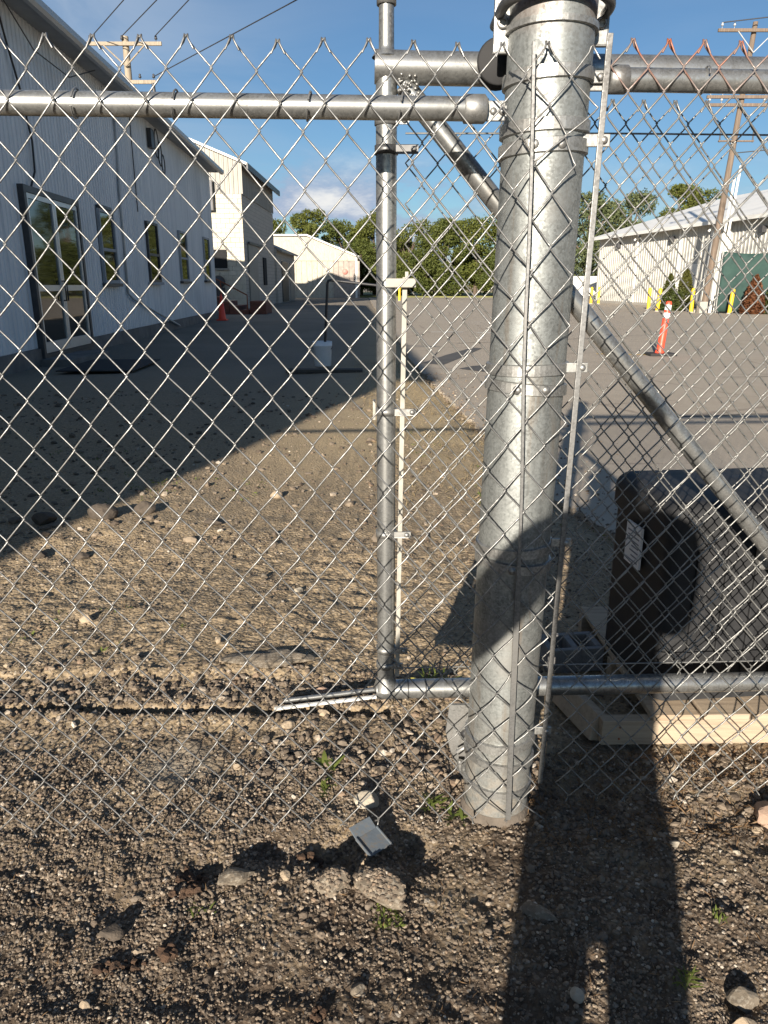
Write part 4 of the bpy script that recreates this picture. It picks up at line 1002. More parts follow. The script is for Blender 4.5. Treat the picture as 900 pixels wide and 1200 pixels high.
def leaves(P, size, up_bias=0.35, aspect=.62):
    N = len(P); nrm = RNG.normal(0, 1, (N, 3)); nrm[:, 2] += up_bias; nrm /= np.linalg.norm(nrm, axis=1)[:, None]
    t = np.cross(nrm, RNG.normal(0, 1, (N, 3))); t /= np.linalg.norm(t, axis=1)[:, None]; b = np.cross(nrm, t)
    s = size * RNG.uniform(.6, 1.3, N)[:, None]
    Vv = np.stack([P - t * s, P - b * s * aspect * .8 + nrm * s * .12, P + t * s, P + b * s * aspect * .8 + nrm * s * .12], 1).reshape(-1, 3)
    return Vv, np.arange(N * 4).reshape(-1, 4)
def crown_points(clumps, n_):
    vol = np.array([c[3] ** 2 for c in clumps]); idx = RNG.choice(len(clumps), n_, p=vol / vol.sum())
    Cc = np.array(clumps)[idx]; d = RNG.normal(0, 1, (n_, 3)); d /= np.linalg.norm(d, axis=1)[:, None]
    r_ = RNG.uniform(.35, 1.0, n_) ** .5 * RNG.uniform(.8, 1.12, n_)
    return Cc[:, :3] + d * (r_ * Cc[:, 3])[:, None] * np.array([1, 1, .8])
def tree(label, x, y, h, wd_, mat, seed, nl=5200, leaf=.24, low=.12, group='trees beyond the lot'):
    rg = random.Random(seed); t = thing('tree', label, 'tree', (x, y, 0), group)
    cl = []
    for k in range(26):
        a = rg.uniform(0, 2 * PI); zz = rg.uniform(low, .93); rad = wd_ * .5 * (1 - ((zz - .45) / .62) ** 2) ** .5 * rg.uniform(.25, .85)
        cl.append((math.cos(a) * rad, math.sin(a) * rad, h * zz, wd_ * rg.uniform(.10, .21)))
    cl.append((0, 0, h * .9, wd_ * .13))
    P = crown_points(cl, nl); Vv, Ff = leaves(P, leaf)
    link('crown', npmesh('crown', Vv, Ff, mat), None, t)
    mb = MB(); mb.tube([(x, y, -.2), (x + .1, y, h * .3), (x - .1, y, h * .85)], [h * .028, h * .022, h * .006], 8)
    for c_ in cl[::2]: mb.tube([(x, y, c_[2] * .55 + .2), (x + c_[0] * .6, y + c_[1] * .6, c_[2] * .85), (x + c_[0], y + c_[1], c_[2])], [h * .010, h * .007, .02], 5)
    mb.build('trunk', M['bark'], t)
k = 0
for lab, x, y, h, w_, m, lf in (
    ('green tree behind the left end of the white shed', -11.2, 76, 7.4, 6.5, 'leafA', .24),
    ('taller pointed green tree rising behind the middle of the white shed', -7.6, 78, 8.6, 6.0, 'leafA', .24),
    ('dark green tree behind the sloping roof of the white shed', -4.0, 80, 7.6, 6.5, 'leafB', .24),
    ('round olive-green tree just left of the gate upright', -1.0, 79, 8.2, 6.6, 'leafA', .24),
    ('low dark tree right of the white shed, behind the black pipe arm', -2.2, 74, 5.4, 5.0, 'leafB', .22),
    ('dense green tree just right of the gate upright', 2.6, 82, 7.3, 6.5, 'leafA', .24),
    ('dark green tree midway between gate upright and big post', 6.2, 80, 7.7, 6.6, 'leafB', .24),
    ('broad yellow-green tree left of the big post', 9.6, 82, 8.0, 7.0, 'leafA', .24),
    ('tall dark tree partly hidden behind the big post', 13.5, 80, 8.8, 7.0, 'leafB', .24),
    ('big silvery green tree right of the big post above the white container', 18.6, 72, 9.4, 7.6, 'leafC', .26),
    ('silvery green tree whose crown shows above the low end of the warehouse roof', 23.6, 76, 9.8, 7.4, 'leafC', .26),
    ('small tree top peeking over the middle of the warehouse roof', 32.0, 84, 11.6, 7.2, 'leafA', .26),
    ('low bush-like tree at the far lot edge left of the big post', 11.8, 78.5, 4.6, 5.4, 'leafB', .22),
    ('low bush-like tree at the far lot edge right of the gate upright', 4.2, 78.8, 4.6, 5.4, 'leafB', .22)):
    if x < 0: x *= 1.12; y += 11; h = 1.25 + (h - 1.25) * 1.14
    tree(lab, x, y, h, w_, M[m], 100 + k, 13000 if h > 6 else 7500, lf * .58, .10 if h > 6 else .2); k += 1
# trees that line the yard further to the right, out of view but seen in the window glass
o_pts = []
for kx in range(14): o_pts.append((30 + kx * 4.2, 84 + 3 * math.sin(kx), 4.2 + 1.2 * math.sin(kx * 2.1), 2.6)); o_pts.append((30 + kx * 4.2, 84, 1.8, 2.6))
Vv, Ff = leaves(crown_points(o_pts, 6000), .34); tag(link('wood_edge', npmesh('wood_edge', Vv, Ff, M['leafB']), None), kind='stuff')
o_pts = []
for kx in range(12): o_pts.append((-2.0 + kx * 1.9, 86 + math.sin(kx * 1.7), 2.2 + .8 * math.sin(kx * 2.3), 2.2)); o_pts.append((-14 + kx * 1.5, 84, 2.2, 2.0))
Vv, Ff = leaves(crown_points(o_pts, 7000), .26); tag(link('undergrowth', npmesh('undergrowth', Vv, Ff, M['leafB']), None), kind='stuff')

def shrub(label, x, y, h, w_, mat, nl=2600, cone=True, leaf=.07, cat='shrub'):
    t = thing('shrub', label, cat, (x, y, 0))
    zz = RNG.uniform(0.02, 1, nl) ** 1.25; a = RNG.uniform(0, 2 * PI, nl)
    prof_ = (1 - zz) ** .62 * np.minimum(1, zz * 6 + .55) if cone else np.sqrt(np.maximum(0, 1 - (zz * 1.5 - .5) ** 2 * .95)) * .95
    rad = w_ * .5 * prof_ * RNG.uniform(.55, 1.06, nl) * (1 + .12 * np.sin(a * 5 + zz * 9))
    P = np.stack([rad * np.cos(a), rad * np.sin(a), zz * h], 1); Vv, Ff = leaves(P, leaf, .1)
    link('foliage', npmesh('foliage', Vv, Ff, mat), None, t)
    MB().tube([(x, y, -.1), (x, y, h * .7)], [.05, .02], 6).build('stem', M['bark'], t)
shrub('left narrow evergreen shrub of the pair by the warehouse wall, greener one', 14.0, 38.0, 1.72, 1.0, M['arbor'])
shrub('right narrow evergreen shrub of the pair by the warehouse wall, brown-tipped one', 14.62, 37.6, 1.98, 1.05, M['arbor'])
shrub('rounded dead reddish-brown shrub in front of the green windscreen', 16.0, 33.4, 1.62, 1.05, M['brownleaf'], 2600, True)
shrub('brown-green shrub at the right edge beside the reddish shrub', 16.9, 33.2, 1.30, 1.0, M['arbor'], 2000, False)

# ------------------------------------------------------------------ black case on a timber pallet, right foreground
n = NT('pallet_timber'); v = n.noise(1.0, 6, .7, n.vec((3, 60, 60))); oi = n.t.nodes.new('ShaderNodeObjectInfo')
c = n.ramp(v, [(.28, (.21, .145, .09)), (.5, (.36, .27, .175)), (.75, (.47, .37, .25))]); c = n.mix(n.map(oi.outputs[5] if False else oi.outputs['Random'], 0, 1, 0, .4), c, (.38, .33, .27))
n.set(c, .8); n.bump(v, .35, .004); M['pallet'] = n.m
pl = thing('wooden_pallet', 'light timber pallet lying under the black case, right of the big post', 'pallet', (1.2, 2.1, 0))
PM = Matrix.Translation((0.612, 1.812, 0)) @ Matrix.Rotation(.02, 4, 'Z')
def pboard(a, b, name='board'): MB().box(a, b, PM, .003).build(name, M['pallet'], pl)
pboard((.0, .0, .005), (1.15, .035, .082), 'bearer'); pboard((.13, .34, .005), (1.15, .38, .082), 'bearer'); pboard((.13, .68, .005), (1.15, .72, .082), 'bearer')
for k in range(7): pboard((.135 + k * .147, -.006, .0845), (.135 + k * .147 + (.128 if k % 3 else .134), .725, .103))
pboard((.10, .04, -.012), (1.1, .12, .004))
MB().box((-.016, 0, 0), (.016, .22, .085), Matrix.Translation((.60, 1.84, 0)) @ Matrix.Rotation(.28, 4, 'Z') @ Matrix.Rotation(.25, 4, 'Y'), .004).build('loose_board', M['pallet'], pl)
n = NT('black_moulded_plastic'); f = n.noise(14, 6, .65); n.set(n.ramp(f, [(.3, (.016, .0165, .018)), (.7, (.030, .0305, .032))]), n.map(f, .3, .7, .55, .7), 0, .25)
n.bump(n.noise(190, 3), .12, .002); M['case'] = n.m
kc = thing('equipment_case', 'large black plastic case with domed lid sitting on the timber pallet', 'case', (1.2, 2.05, .105))
KM = Matrix.Translation((0.772, 1.875, 0.106)) @ Matrix.Rotation(.10, 4, 'Z')
def rbox(a, b, r, seg=4, taper=0.0, dome=0.0):
    bm = bmesh.new(); bmesh.ops.create_cube(bm, size=1)
    A_, B_ = Vector(a), Vector(b)
    for v in bm.verts: v.co = Vector(((A_.x + B_.x) / 2 + v.co.x * (B_.x - A_.x), (A_.y + B_.y) / 2 + v.co.y * (B_.y - A_.y), (A_.z + B_.z) / 2 + v.co.z * (B_.z - A_.z)))
    ve = [e for e in bm.edges if abs((e.verts[0].co - e.verts[1].co).z) > .01]
    bmesh.ops.bevel(bm, geom=ve, offset=r, segments=seg + 2, affect='EDGES', profile=.5)
    te = [e for e in bm.edges if min(e.verts[0].co.z, e.verts[1].co.z) > B_.z - 1e-4]
    if dome: bmesh.ops.bevel(bm, geom=te, offset=dome, segments=seg + 3, affect='EDGES', profile=.5)
    bm.verts.index_update(); m_ = MB()
    m_.add([KM @ v.co for v in bm.verts], [[v.index for v in f.verts] for f in bm.faces], True); bm.free(); return m_
def smooth_auto(o):
    md = o.modifiers.new('edges', 'EDGE_SPLIT'); md.split_angle = R(35); return o
body = smooth_auto(rbox((0, 0, 0), (.86, .40, .485), .045).build('body', M['case'], kc))
lid = smooth_auto(rbox((-.012, -.012, .488), (.872, .412, .588), .055, 4, 0, .045).build('lid', M['case'], kc))
for k in range(9): MB().box((.075 + k * .085, -.008, .05), (.10 + k * .085, .002, .46), KM, .003).build('rib', M['case'], body)
MB().box((.235, -.030, .405), (.315, -.008, .465), KM, .006).build('latch', M['fitting'], kc)
M['paper'] = plain('white_paper', (.70, .69, .68), .7, 0, .05, 30)
mb = MB(); mb.box((-.0165, .150, .345), (-.0095, .250, .470), KM); pp = mb.build('paper_label', M['paper'], kc)
M['ink'] = plain('grey_print', (.18, .18, .20), .7)
for k in range(7): MB().box((-.0178, .16, .358 + k * .0145), (-.0167, .16 + random.uniform(.03, .08), .362 + k * .0145), KM).build('printed_line', M['ink'], pp)
# hollow concrete block behind the gate, between post and pallet
M['cinder'] = plain('grey_concrete_block', (.20, .195, .19), .95, 0, .22, 40, .5)
cbk = thing('concrete_block', 'grey hollow concrete block lying in the shade between the big post and the black case', 'concrete block', (.62, 2.22, 0))
BM_ = Matrix.Translation((.55, 2.22, .0)) @ Matrix.Rotation(.12, 4, 'Z')
for a, b in (((0, 0, 0), (.19, .02, .085)), ((0, .11, 0), (.19, .13, .085)), ((0, .0205, 0), (.022, .1095, .085)), ((.084, .0205, 0), (.106, .1095, .085)), ((.168, .0205, 0), (.19, .1095, .085))):
    MB().box(a, b, BM_, .003).build('web', M['cinder'], cbk)
for xx in (.05, .60, 1.10):                   # nail heads on the pallet front
    for zz in (.025, .062): MB().lathe([(0, -.0015), (.003, -.0015), (.003, .001), (0, .001)], PM @ Vector((xx, -.0005, zz)), (0, 1, 0), 8).build('nail', M['rust'], pl)
# small yellow cap and grey plate
yc = MB().lathe([(0, 0), (.021, 0), (.023, .006), (.023, .026), (.018, .032), (0, .033)], (.085, 2.13, .012), (.35, -.8, .5), 18)
tag(yc.build('yellow_cap', plain('dull_yellow_plastic', (.62, .52, .10), .5, 0, .15, 30), None, (.085, 2.13, .012)), 'small dull yellow plastic cap on the gravel behind the gate bottom rail', 'cap')
n = NT('dirty_grey_blue_sheet'); f = n.noise(55, 6, .72); n.set(n.mix(n.map(f, .50, .66, 0, .75), (.10, .12, .14), (.14, .115, .085)), n.map(f, .4, .6, .6, .9), .05); n.bump(n.noise(22, 3), .35, .006); M['plategrey'] = n.m
gpM = Matrix.Translation((-.034, 1.440, .008)) @ Matrix.Rotation(R(40), 4, 'Z') @ Matrix.Rotation(R(14), 4, 'X')
mb = MB(); mb.box((-.031, -.042, 0), (.031, .014, .003), gpM, .001); mb.box((-.031, 0, 0), (.031, .030, .003), gpM @ Matrix.Translation((0, .0143, .0002)) @ Matrix.Rotation(R(16), 4, 'X'), .001)
for sx in (-1, 1): mb.box((sx * .031 - .0012, -.042, .0002), (sx * .031 + .0012, .013, .008), gpM)
tag(mb.build('metal_plate', M['plategrey'], None, (-.03, 1.385, .01)), 'smooth grey-blue metal plate half buried at the fence bottom between two concrete lumps', 'plate')

# ------------------------------------------------------------------ rocks, clods, weeds
n = NT('rubble_concrete'); f = n.noise(26, 6, .7); vv = n.voro(190, out='Color')
c = n.ramp(f, [(.3, (.10, .08, .058)), (.7, (.215, .18, .135))]); c = n.mix(n.map(n.sep(vv)[0], .72, .82, 0, .45), c, (.30, .27, .22))
n.set(c, .95); n.bump(n.math('ADD', f, n.sep(vv)[1]), .6, .006); M['rubble'] = n.m
M['palestone'] = plain('pale_stone', (.34, .30, .235), .9, 0, .25, 40, .5)
M['clod'] = plain('brown_clod', (.070, .040, .023), .95, 0, .5, 60, .8)
M['darkstone'] = plain('dark_stone', (.075, .060, .046), .9, 0, .3, 30, .5)
M['pinkstone'] = plain('pinkish_stone', (.32, .22, .16), .9, 0, .25, 30, .4)
M['tanstone'] = plain('tan_stone', (.33, .26, .18), .9, 0, .25, 30, .4)
def rock(name, label, cat, x, y, sx, sy, sz, mat, seed, sink=.3, rz=0, jag=.2, group=None, flatten=None):
    rg = random.Random(seed); bm = bmesh.new(); bmesh.ops.create_icosphere(bm, subdivisions=3, radius=1)
    offs = [(Vector((rg.uniform(-1, 1), rg.uniform(-1, 1), rg.uniform(-1, 1))).normalized(), rg.uniform(.55, .9)) for _ in range(9)]
    for v in bm.verts:
        p = v.co.copy()
        for d, l in offs:
            q = p.dot(d)
            if q > l: p -= d * (q - l)
        p *= 1 + jag * .35 * (lin_noise(p.x * 3 + p.y * 2.1 + seed, seed) * .6 + lin_noise(p.z * 4 + p.x * 5.2, seed + 3) * .5)
        v.co = Vector((p.x * sx, p.y * sy, p.z * sz))
    bmesh.ops.rotate(bm, verts=bm.verts, cent=(0, 0, 0), matrix=Matrix.Rotation(rz, 3, 'Z'))
    me = bpy.data.meshes.new(name); bm.to_mesh(me); bm.free()
    z = float(ground_h(np.array(x), np.array(y))) + sz * (1 - 2 * sink) * .75
    o = link(name, me, M[mat], None, (x, y, z)); tag(o, label, cat, group); return o
def studded(o, N, sx, sy, sz, seed):
    rg = np.random.default_rng(seed); d = rg.normal(0, 1, (N, 3)); d[:, 2] = np.abs(d[:, 2]) + .25; d /= np.linalg.norm(d, axis=1)[:, None]
    dg = bmesh.new(); dg.from_mesh(o.data); from mathutils.bvhtree import BVHTree
    bv_ = BVHTree.FromBMesh(dg); dg.free(); pts = []
    for q in d:
        hit = bv_.ray_cast(Vector(q) * .3, -Vector(q))
        if hit[0] is not None: pts.append(hit[0][:])
    pts = np.array(pts); P = ICO_V[None] * (1 + rg.uniform(-.22, .22, (len(pts), len(ICO_V), 1))) * (rg.uniform(.0018, .0058, len(pts)) ** 1.0)[:, None, None] * np.array([1.2, 1, .8]) + pts[:, None]
    Fc = (ICO_F[None] + (np.arange(len(pts)) * len(ICO_V))[:, None, None]).reshape(-1, 3)
    a = link('aggregate', npmesh('aggregate', P.reshape(-1, 3), Fc, M['pebble']), None, o); a['kind'] = 'stuff'
studded(rock('concrete_lump', 'left one of two broken concrete lumps in front of the grey plate', 'concrete lump', -.118, 1.325, .046, .042, .034, 'rubble', 1, .40, .3, .4), 170, 1, 1, 1, 1)
studded(rock('concrete_lump', 'right, larger one of two broken concrete lumps in front of the grey plate', 'concrete lump', .000, 1.305, .070, .056, .038, 'rubble', 2, .40, -.2, .4), 300, 1, 1, 1, 2)
rock('rock', 'pale whitish stone behind the fence bottom, just above the grey plate', 'rock', -.042, 1.60, .036, .028, .022, 'palestone', 3, .2)
rock('rock', 'flat grey stone in the gravel left of the concrete lumps', 'rock', -.325, 1.335, .045, .032, .018, 'rubble', 4, .3, .4)
def clod(label, x, y, wx, wy, n_, seed, r0=.004, r1=.012):
    rg = np.random.default_rng(seed); c_ = rg.normal(0, .42, (n_, 2)) * np.array([wx, wy]); rr_ = r0 * .7 + (r1 - r0) * rg.uniform(0, 1, n_) ** 2.2
    h = ground_h(x + c_[:, 0], y + c_[:, 1]); P = ICO2_V[None] * (1 + rg.uniform(-.30, .30, (n_, len(ICO2_V), 1))) * rr_[:, None, None] * np.array([1.1, 1, .85])
    P = P + np.stack([c_[:, 0], c_[:, 1], h + rr_ * .2 + .005 * rg.uniform(0, 1, n_)], 1)[:, None]
    Fc = (ICO2_F[None] + (np.arange(n_) * len(ICO2_V))[:, None, None]).reshape(-1, 3)
    o = link('clod', npmesh('clod', P.reshape(-1, 3), Fc, M['clod']), None, None, (x, y, 0)); tag(o, label, 'clod')
clod('largest crumbly brown clod of earth, in a dark hollow below the left fence mesh', -.428, 1.352, .050, .034, 42, 5)
clod('crumbly brown clod just in front of the largest clod', -.420, 1.292, .034, .022, 20, 6)
clod('small rusty brown clod just left of the grey plate', -.165, 1.425, .034, .020, 24, 7)
clod('wide brown clod with a dark hollow behind it, lower left foreground', -.505, 1.120, .045, .022, 30, 8)
clod('small brown clod lying beside the lower left clod', -.420, 1.130, .020, .016, 9, 9)
clod('brown clod at the bottom of the picture left of centre', -.12, 1.005, .026, .030, 18, 10, .003, .009)
rock('rock', 'small orange-tan stone near the bottom left corner', 'rock', -.545, 1.03, .011, .009, .008, 'tanstone', 10, .2)
rock('rock', 'grey knobbly stone left of the lower left clods', 'rock', -.555, 1.19, .030, .022, .016, 'darkstone', 11, .25)
rock('rock', 'pinkish angular stone at the right edge in front of the pallet', 'rock', .935, 1.51, .050, .045, .030, 'pinkstone', 12, .2, .5)
rock('rock', 'grey rounded rock in the bottom right corner', 'rock', .665, 1.05, .030, .026, .024, 'rubble', 13, .15)
rock('rock', 'tan rock beside the grey rock at the bottom right corner', 'rock', .645, 1.00, .026, .02, .018, 'tanstone', 14, .15)
rock('rock', 'flat pale stone in the photographer shadow near the right leg', 'rock', .325, 1.235, .040, .024, .010, 'rubble', 15, .3, -.5)
rock('rock', 'small orange stone lying on the dirt behind the left fence', 'rock', -.60, 2.42, .014, .012, .013, 'tanstone', 16, .1)
rock('rock', 'tan stone lying against the white track bar', 'rock', -.185, 1.99, .022, .016, .014, 'tanstone', 17, .1)
rock('rock', 'reddish tan stone just behind the white track bar', 'rock', -.20, 2.12, .024, .017, .014, 'pinkstone', 18, .15)
rock('concrete_slab', 'pale flat broken concrete slab behind the white track bar', 'slab', -.42, 2.29, .16, .055, .020, 'rubble', 19, .40, .05, .9)
for k, (x, y, a, b, m, lab) in enumerate(((-1.53, 3.86, .085, .07, 'darkstone', 'largest dark rock at the edge of the building shade behind the left fence'), (-1.34, 3.98, .07, .05, 'darkstone', 'dark rock right of the largest one at the edge of the building shade'),
                                     (-1.80, 3.74, .07, .05, 'darkstone', 'dark rock left of the largest one at the edge of the building shade'), (-1.64, 3.32, .04, .03, 'darkstone', 'brown stone casting a long shadow, left of a similar stone'),
                                     (-1.44, 3.32, .04, .03, 'darkstone', 'brown stone casting a long shadow, right of a similar stone'), (-.92, 3.80, .05, .03, 'darkstone', 'dark stone alone on the sunlit dirt'),
                                     (-.66, 4.38, .04, .035, 'tanstone', 'tan stone on the sunlit dirt nearest the building shade'), (-1.15, 2.62, .035, .025, 'tanstone', 'pale stone on the dirt above the broken concrete edge'))):
    rock('rock', lab, 'rock', x, y, a, b, min(a, b) * .8, m, 30 + k, .12)
rg = random.Random(5)
for k in range(18):                           # stones one can pick out, alike
    y = rg.uniform(1.0, 3.2); x = rg.uniform(-.52, .52) * (y * .956 + .37); s_ = rg.uniform(.007, .014) * (1 + .5 * (y > 1.9))
    if abs(x - .28) < .1 and 1.4 < y < 1.75: continue
    if x > .55 and y > 1.75: continue
    mt_ = rg.choice(('palestone', 'tanstone', 'rubble')); cn = {'palestone': 'pale', 'tanstone': 'tan', 'rubble': 'grey-brown'}[mt_]
    where = 'in the foreground before the fence' if y < 1.47 else ('between the fence and the groove' if y < 2.0 else 'on the dirt beyond the groove')
    where += ' left of the big post' if x < .28 else ' right of the big post'
    rock('stone', 'small %s stone lying loose %s' % (cn, where), 'stone', x, y, s_ * 1.2, s_, s_ * .7, mt_, 60 + k, .15, rg.uniform(0, 3), .2, 'small %s stones %s' % (cn, where))
M['weed'] = leafmat('weed_leaf', (.075, .10, .022), (.17, .20, .05), (.14, .18, .04))
def weed(label, x, y, n_, ln, wdt, up=.5, seed=0, mat='weed', spread=.02):
    rg = random.Random(seed + 900); z = float(ground_h(np.array(x), np.array(y)))
    t = thing('weed', label, 'weed', (x, y, z)); mb = MB()
    for k in range(n_):
        a = rg.uniform(0, 2 * PI); l = ln * rg.uniform(.5, 1.15); e = rg.uniform(up * .4, up * 1.6); ox, oy = rg.uniform(-spread, spread), rg.uniform(-spread, spread)
        d = Vector((math.cos(a), math.sin(a), 0)); s_ = Vector((-math.sin(a), math.cos(a), 0)); vs = []; fs = []
        for i in range(5):
            t_ = i / 4; p = Vector((x + ox, y + oy, z)) + d * (l * t_ * math.cos(e * (1 - .4 * t_))) + Vector((0, 0, l * t_ * math.sin(e) * (1 - .35 * t_)))
            ww = wdt * math.sin(PI * (.12 + .86 * t_)) * .5
            vs += [p - s_ * ww, p + s_ * ww + Vector((0, 0, ww * .3))]
        for i in range(4): fs.append((2 * i, 2 * i + 1, 2 * i + 3, 2 * i + 2))
        mb.add(vs, fs, True)
    mb.build('leaves', M[mat], t)
weed('broad-leaved green weed behind the fence left of the gate corner', -.155, 1.735, 11, .058, .016, .5, 1)
weed('low green weed just below the broad-leaved one', -.150, 1.645, 14, .036, .008, .7, 2)
weed('tufted green weed left of the foot of the big post', .120, 1.60, 22, .045, .006, .8, 3)
weed('small leafy weed touching the left side of the big post foot', .180, 1.545, 14, .04, .009, .7, 4)
weed('grassy weed in front of the right fence at the right side', .56, 1.085, 18, .035, .004, .8, 5)
weed('low mossy weed in front of the larger concrete lump', .01, 1.238, 130, .010, .004, .9, 6, 'weed', .032)
weed('dry grassy weed behind the gate bottom rail', .16, 2.16, 40, .07, .006, .8, 7, 'weed', .05)
weed('thin weed at the far left foreground', -.38, 1.245, 12, .025, .004, .9, 8)
weed('tiny weed on the right foreground gravel', .70, 1.22, 12, .022, .004, .9, 9)
# dry twigs and low plants scattered on the dirt, uncountable
P = []; 
x, y, s = zone(900, 1.9, 6.5, 0.1, .01, .03, 2.0); keep = vnoise(x, y, 1.1, 77) > .08; x, y = x[keep], y[keep]
Pp = np.stack([x, y, ground_h(x, y) + .008], 1); Pp = np.repeat(Pp, 5, 0) + RNG.normal(0, .018, (len(x) * 5, 3)) * np.array([1, 1, .3])
Vv, Ff = leaves(Pp, .011, .8, .4); tag(link('ground_cover', npmesh('ground_cover', Vv, Ff, M['weed']), None), kind='stuff')
N_ = 1500; x = RNG.uniform(.35, 1.2, N_); y = RNG.uniform(1.42, 1.80, N_); Pp = np.stack([x, y, ground_h(x, y) + .008], 1)
M['drystem'] = leafmat('dry_plant_litter', (.10, .06, .03), (.30, .20, .11), (.20, .11, .05))
Vv, Ff = leaves(Pp, .013, .9, .14); tag(link('dry_litter', npmesh('dry_litter', Vv, Ff, M['drystem']), None), kind='stuff')
N_ = 2600; y = RNG.uniform(.9, 3.6, N_); x = RNG.uniform(-.55, .5, N_) * (y * .956 + .4); Pp = np.stack([x, y, ground_h(x, y) + .006], 1)
Vv, Ff = leaves(Pp, .010, 1.2, .12); tag(link('dry_litter', npmesh('dry_litter', Vv, Ff, M['drystem']), None), kind='stuff')
N_ = 5200; y = RNG.uniform(4.2, 13, N_); x = lot_edge_x(y) - RNG.uniform(-.05, 1.0, N_) ** 1.4; Pp = np.stack([x, y, .012 + ground_h(x, y)], 1)
M['straw'] = leafmat('dry_straw', (.20, .15, .08), (.42, .33, .19), (.34, .26, .14))
Vv, Ff = leaves(Pp, .024, .7, .12); tag(link('dry_straw', npmesh('dry_straw', Vv, Ff, M['straw']), None), kind='stuff')

# ------------------------------------------------------------------ the photographer, standing behind the camera
M['skin'] = plain('skin', (.50, .32, .24), .55, 0, .06, 20)
M['coat'] = plain('dark_coat', (.045, .05, .06), .85, 0, .15, 20)
M['trousers'] = plain('dark_trousers', (.04, .042, .05), .85, 0, .15, 20)
M['hair'] = plain('brown_hair', (.05, .03, .02), .6, 0, .3, 60)
M['phone'] = plain('phone_glass', (.02, .02, .022), .15, .2, .1, 20)
PY = -.36
ps = thing('person', 'person in a dark knee-length coat holding a phone, whose shadow falls past the post', 'person', (0, PY, 0))
def skin(name, verts, edges, radii, mat, parent, sub=2, root_i=0):
    me = bpy.data.meshes.new(name); off = LOC[root(parent)]
    me.from_pydata([(v[0] - off.x, v[1] - off.y, v[2] - off.z) for v in verts], edges, [])
    me.materials.append(mat); o = bpy.data.objects.new(name, me); C.objects.link(o); o.parent = parent
    sk = o.modifiers.new('skin', 'SKIN'); sk.use_smooth_shade = True
    lay = me.skin_vertices[0] if me.skin_vertices else None
    if lay is None:
        bm = bmesh.new(); bm.from_mesh(me); bm.verts.layers.skin.verify(); bm.to_mesh(me); bm.free(); lay = me.skin_vertices[0]
    for i, r_ in enumerate(radii): lay.data[i].radius = (r_, r_) if not isinstance(r_, tuple) else r_
    for i in range(len(verts)): lay.data[i].use_root = (i == root_i)
    sb = o.modifiers.new('sub', 'SUBSURF'); sb.levels = sub; sb.render_levels = sub; return o
hL, hR = (-.085, -.030, 1.215), (.085, -.030, 1.215)
bv = [(0, PY, .80), (0, PY, .98), (0, PY, 1.16), (0, PY, 1.285), (0, PY + .01, 1.355), (0, PY + .03, 1.44), (0, PY + .035, 1.50),
      (-.085, PY, .76), (-.095, PY + .01, .44), (-.100, PY - .01, .075), (-.105, PY + .10, .045),
      (.085, PY, .76), (.095, PY + .01, .44), (.100, PY - .01, .075), (.105, PY + .10, .045),
      (-.165, PY, 1.275), (-.46, PY + .03, .96), (-.19, -.12, 1.12), hL, (.165, PY, 1.275), (.195, PY + .03, 1.02), (.14, -.12, 1.13), hR]
be = [(0, 1), (1, 2), (2, 3), (3, 4), (4, 5), (5, 6), (0, 7), (7, 8), (8, 9), (9, 10), (0, 11), (11, 12), (12, 13), (13, 14), (3, 15), (15, 16), (16, 17), (17, 18), (3, 19), (19, 20), (20, 21), (21, 22)]
br_ = [.125, .115, .125, .09, .05, .075, .07, .08, .052, .036, .035, .08, .052, .036, .035, .058, .042, .033, .026, .058, .042, .033, .026]
pbody = skin('body', bv, be, br_, M['skin'], ps)
# head over the neck
MB().lathe([(.0, -.115), (.035, -.110), (.060, -.080), (.074, -.02), (.078, .03), (.070, .085), (.045, .115), (0, .125)], (0, PY + .04, 1.50), (0, 0, 1), 24).build('head', M['skin'], ps)
MB().lathe([(.080, .0), (.086, .04), (.079, .10), (.05, .13), (0, .14)], (0, PY + .025, 1.50), (0, -.15, 1), 24).build('hair', M['hair'], ps)
for sx in (-1, 1):
    MB().lathe([(0, 0), (.010, 0), (.008, .005), (0, .007)], (sx * .028, PY + .112, 1.505), (0, 1, 0), 12).build('eye', M['reflwhite'], ps)
    MB().lathe([(0, -.012), (.022, -.008), (.024, .004), (0, .010)], (sx * .078, PY + .03, 1.495), (sx, 0, 0), 12).build('ear', M['skin'], ps)
MB().tube([(0, PY + .112, 1.51), (0, PY + .128, 1.475), (0, PY + .112, 1.465)], [.006, .012, .008], 8).build('nose', M['skin'], ps)
MB().tube([(-.020, PY + .108, 1.440), (0, PY + .114, 1.438), (.020, PY + .108, 1.440)], .005, 6).build('mouth', plain('lips', (.42, .19, .16), .5), ps)
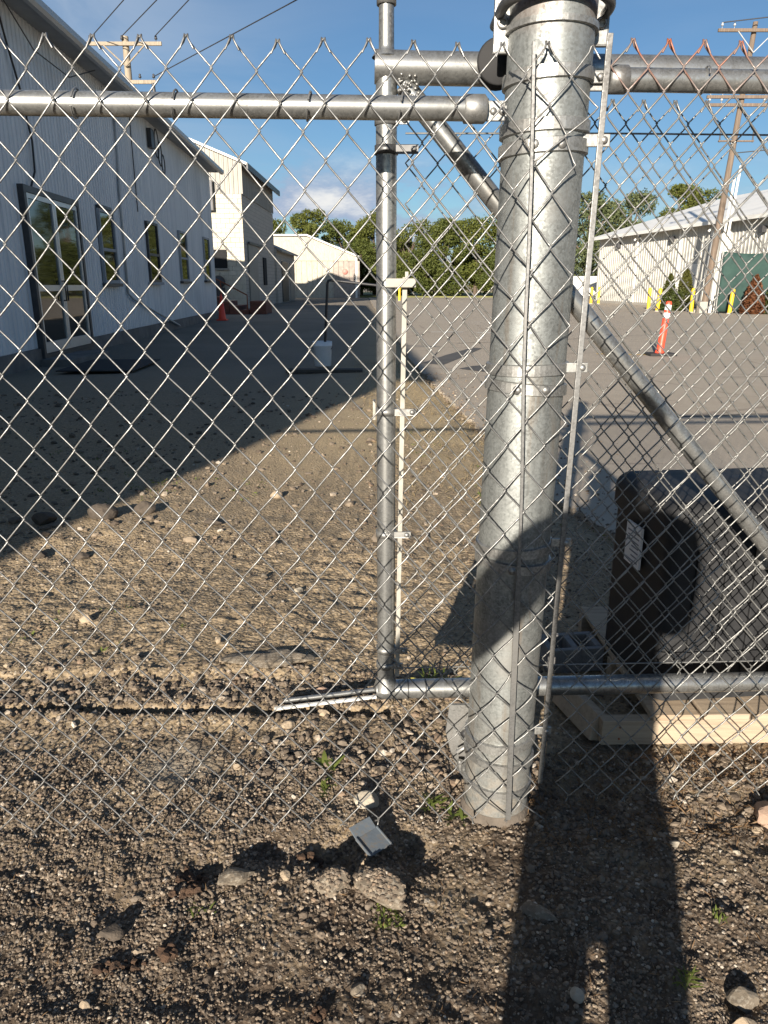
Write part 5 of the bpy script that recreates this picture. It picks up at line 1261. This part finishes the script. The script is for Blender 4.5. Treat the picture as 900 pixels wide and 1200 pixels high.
# coat and clothes
cv = [(0, PY, .44), (0, PY, .80), (0, PY, 1.0), (0, PY, 1.18), (0, PY, 1.29), (-.17, PY, 1.285), (-.50, PY + .03, .93), (-.20, -.13, 1.11), (.17, PY, 1.285), (.180, PY + .03, 1.0), (.14, -.13, 1.12), (-.30, PY, 1.11), (-.58, PY + .03, .88)]
skin('coat', cv, [(0, 1), (1, 2), (2, 3), (3, 4), (4, 5), (5, 11), (11, 6), (6, 7), (4, 8), (8, 9), (9, 10), (6, 12)], [(.175, .13), (.165, .125), (.15, .12), (.16, .12), (.10, .08), .072, .075, .045, .072, .058, .045, .075, .05], M['coat'], ps)
for sx in (-1, 1):
    skin('trouser_leg', [(sx * .088, PY, .62), (sx * .096, PY + .01, .40), (sx * .100, PY - .005, .09)], [(0, 1), (1, 2)], [.10, .078, .072], M['trousers'], ps)
    MB().box((sx * .105 - .045, PY - .09, 0), (sx * .105 + .045, PY + .17, .085), ch=.02).build('shoe', M['blackpaint'], ps)
# phone in both hands
ph = thing('phone', 'dark smartphone held upright in both hands by the photographer', 'phone', (0, -.014, 1.25))
PH = Matrix.Translation((0, -.016, 1.25)) @ Matrix.Rotation(R(-17), 4, 'X')
MB().box((-.037, -.008, -.105), (.037, .0, .035), PH, .003).build('case', M['phone'], ph)
for sx in (-1, 1):
    hx, hy, hz = sx * .062, -.040, 1.205
    verts = [(sx * .085, -.045, 1.19), (sx * .070, -.042, 1.205), (sx * .058, -.038, 1.215)]
    edges = [(0, 1), (1, 2)]; rad = [.026, .030, .024]
    skin('hand', verts, edges, rad, M['skin'], ps, 1)
    for k in range(4):
        zz = 1.185 + k * .019; l = (.8, .95, 1.0, .9)[k]
        skin('finger', [(sx * .058, -.040, zz), (sx * .047, -.019, zz + .004), (sx * (.047 - .018 * l), -.0135, zz + .006)], [(0, 1), (1, 2)], [.0095, .0085, .007], M['skin'], ps, 1)
    skin('thumb', [(sx * .066, -.050, 1.20), (sx * .050, -.048, 1.222), (sx * .032, -.034, 1.236)], [(0, 1), (1, 2)], [.011, .010, .008], M['skin'], ps, 1)
